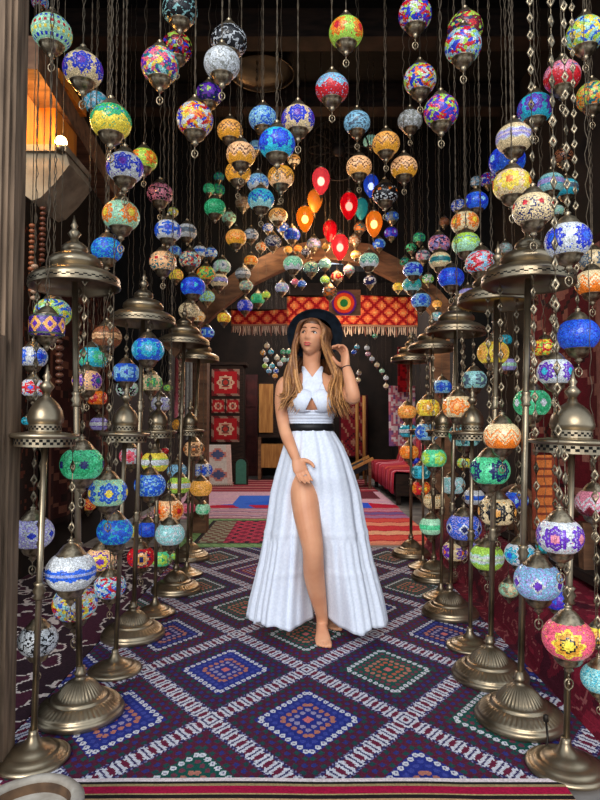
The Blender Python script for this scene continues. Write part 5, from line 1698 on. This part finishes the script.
for py in ys:
    cx,hw0,dep,dy=sk(py); c=W(cx,py,dy)
    t=(py-429.5)/186
    row=[]
    gap=0
    if py>468:
        s=min(1,(py-468)/34); gap=7.0*s
    lx=legx(py)
    u0=math.asin(max(-1,min(1,(lx-gap-cx)/hw0))); u1=math.asin(max(-1,min(1,(lx+gap-cx)/hw0)))
    tier = .006*math.exp(-((py-530)/1.6)**2)+.006*math.exp(-((py-568)/1.6)**2)
    for i in range(NA):
        q=i/(NA-1)
        # angle measured from the front (towards the street), starting at the right edge of the slit
        a=u1+(2*PI-(u1-u0))*q*((NA-1)/NA if gap==0 else 1)
        ph=a*1.0
        pl=(math.sin(ph*13+1.3*math.sin(ph*4+1)+.5*math.sin(py*.03+ph*3))*.62+math.sin(ph*23+1.7*math.sin(ph*3)+.012*py)*.3+.4*noise.noise(Vector((math.sin(ph)*4,math.cos(ph)*4,py*.012))))
        am=.004+.017*t**.9
        if py>537: pl=pl*.85+.25*math.sin(ph*41+.8*math.sin(ph*5))
        rr_=1+0
        e=1 if gap==0 else min(1,min(q,1-q)*30)
        x=c.x+(hw0*U)*math.sin(a)*1.0 + pl*am*math.sin(a)*.8*e
        y=c.y-dep*math.cos(a)-pl*am*math.cos(a)*1.0*e
        y+= -tier*math.cos(a); x+= tier*math.sin(a)*.5
        # cloth tucked in behind the leg at the slit
        if py>468 and math.cos(a)>0:
            dxl=(x-(W(lx,py,dy-dep).x))/U
            y+= (.07+.20*max(0,(py-520)/95))*min(1,(py-468)/30)*math.exp(-(dxl/(10.0+.09*(py-468)))**2)
        z=c.z
        if py>590: z+=(.010*math.sin(ph*7+1)+.006*math.sin(ph*17)+.02*math.cos(a+2.3))*(py-590)/25
        row.append(Vector((x,y,max(.012,z))))
    rows.append(row)
vs=[p for r in rows for p in r]; fs=[]
for k in range(len(rows)-1):
    closed=ys[k+1]<469
    for i in range(NA-1): fs.append((k*NA+i,k*NA+i+1,(k+1)*NA+i+1,(k+1)*NA+i))
    if closed: fs.append((k*NA+NA-1,k*NA,(k+1)*NA,(k+1)*NA+NA-1))
m.add(vs,fs)
o=pbuild(m,'skirt',dressm); md=o.modifiers.new('t','SOLIDIFY'); md.thickness=.003
# jewellery
pts,r=tips1[1]
m=MB(); c=pts[1]*.35+pts[2]*.65; d=(pts[2]-pts[1]).normalized(); a1=d.cross(Vector((1,0,0))).normalized(); b1=d.cross(a1)
m.tube([c+(a1*math.cos(2*PI*k/14)+b1*math.sin(2*PI*k/14))*.0098 for k in range(15)],.0022,6); pbuild(m,'ring',mat_plain('silver',(210,210,214),.25,metal=1))
m=MB(); c=W(346.4,368,-.139); d=(W(346,366,-.135)-W(349,377,-.16)).normalized(); a1=d.cross(Vector((1,0,0))).normalized(); b1=d.cross(a1)
m.tube([c+(a1*math.cos(2*PI*k/20)+b1*math.sin(2*PI*k/20))*.0235 for k in range(21)],.0028,6); pbuild(m,'bracelet',mat_plain('dark_bracelet',(50,44,44),.4))
# ---------------------------------------------------------- light and camera
w=bpy.data.worlds.new('World'); scene.world=w; w.use_nodes=True
nt=w.node_tree; bg=nt.nodes['Background']
bg.inputs['Color'].default_value=(.74,.86,1.0,1); bg.inputs['Strength'].default_value=WORLD
L=bpy.data.lights.new('sun','SUN'); L.energy=SUN; L.angle=math.radians(35); L.color=(1,.97,.93)
o=bpy.data.objects.new('sun',L); COL.objects.link(o)
o.rotation_euler=Vector((.2,1,-.45)).to_track_quat('-Z','Y').to_euler()
# lit lanterns deeper in the shop, then added fill lights
for k,(px,py,Y,en,col,sz) in enumerate(((340,250,5.7,16,(1,.62,.34),.15),(305,215,5.6,10,(1,.6,.25),.12),(430,330,6.05,8,(1,.75,.45),.2),(262,250,6.05,7,(1,.8,.55),.2))):
    L=bpy.data.lights.new('lantern_light','POINT'); L.energy=en; L.color=col; L.shadow_soft_size=sz
    o=bpy.data.objects.new('lantern_light',L); COL.objects.link(o); o.location=P(px,py,Y)
L=bpy.data.lights.new('valance_fill','POINT'); L.energy=12; L.color=(1,.72,.46); L.shadow_soft_size=.2  # warm light added to brighten the valance, no lamp is built here
o=bpy.data.objects.new('valance_fill',L); COL.objects.link(o); o.location=(P(345,0,6.4).x,6.42,1.95)
for x,y,z,en in ((-.7,8.5,3.3,110),(.8,9.2,3.3,110),(0,11.3,3.3,70)):  # unseen lights added to brighten the back room floor
    L=bpy.data.lights.new('back_room_fill','POINT'); L.energy=en; L.color=(1,.88,.78); L.shadow_soft_size=.25
    o=bpy.data.objects.new('back_room_fill',L); COL.objects.link(o); o.location=(x,y,z)
cam=bpy.data.cameras.new('camera'); co=bpy.data.objects.new('camera',cam); COL.objects.link(co)
co.location=(0,0,CAMZ); co.rotation_euler=(PI/2+PITCH,0,0)
cam.sensor_fit='VERTICAL'; cam.sensor_height=36; cam.lens=F/800*36; cam.clip_start=.05; cam.clip_end=100
scene.camera=co
vs_=scene.view_settings; vs_.view_transform='Standard'; vs_.look='None'; vs_.gamma=1; vs_.use_curve_mapping=False; vs_.exposure=EXPO
scene.display_settings.display_device='sRGB'
scene.cycles.max_bounces=6; scene.cycles.transparent_max_bounces=8
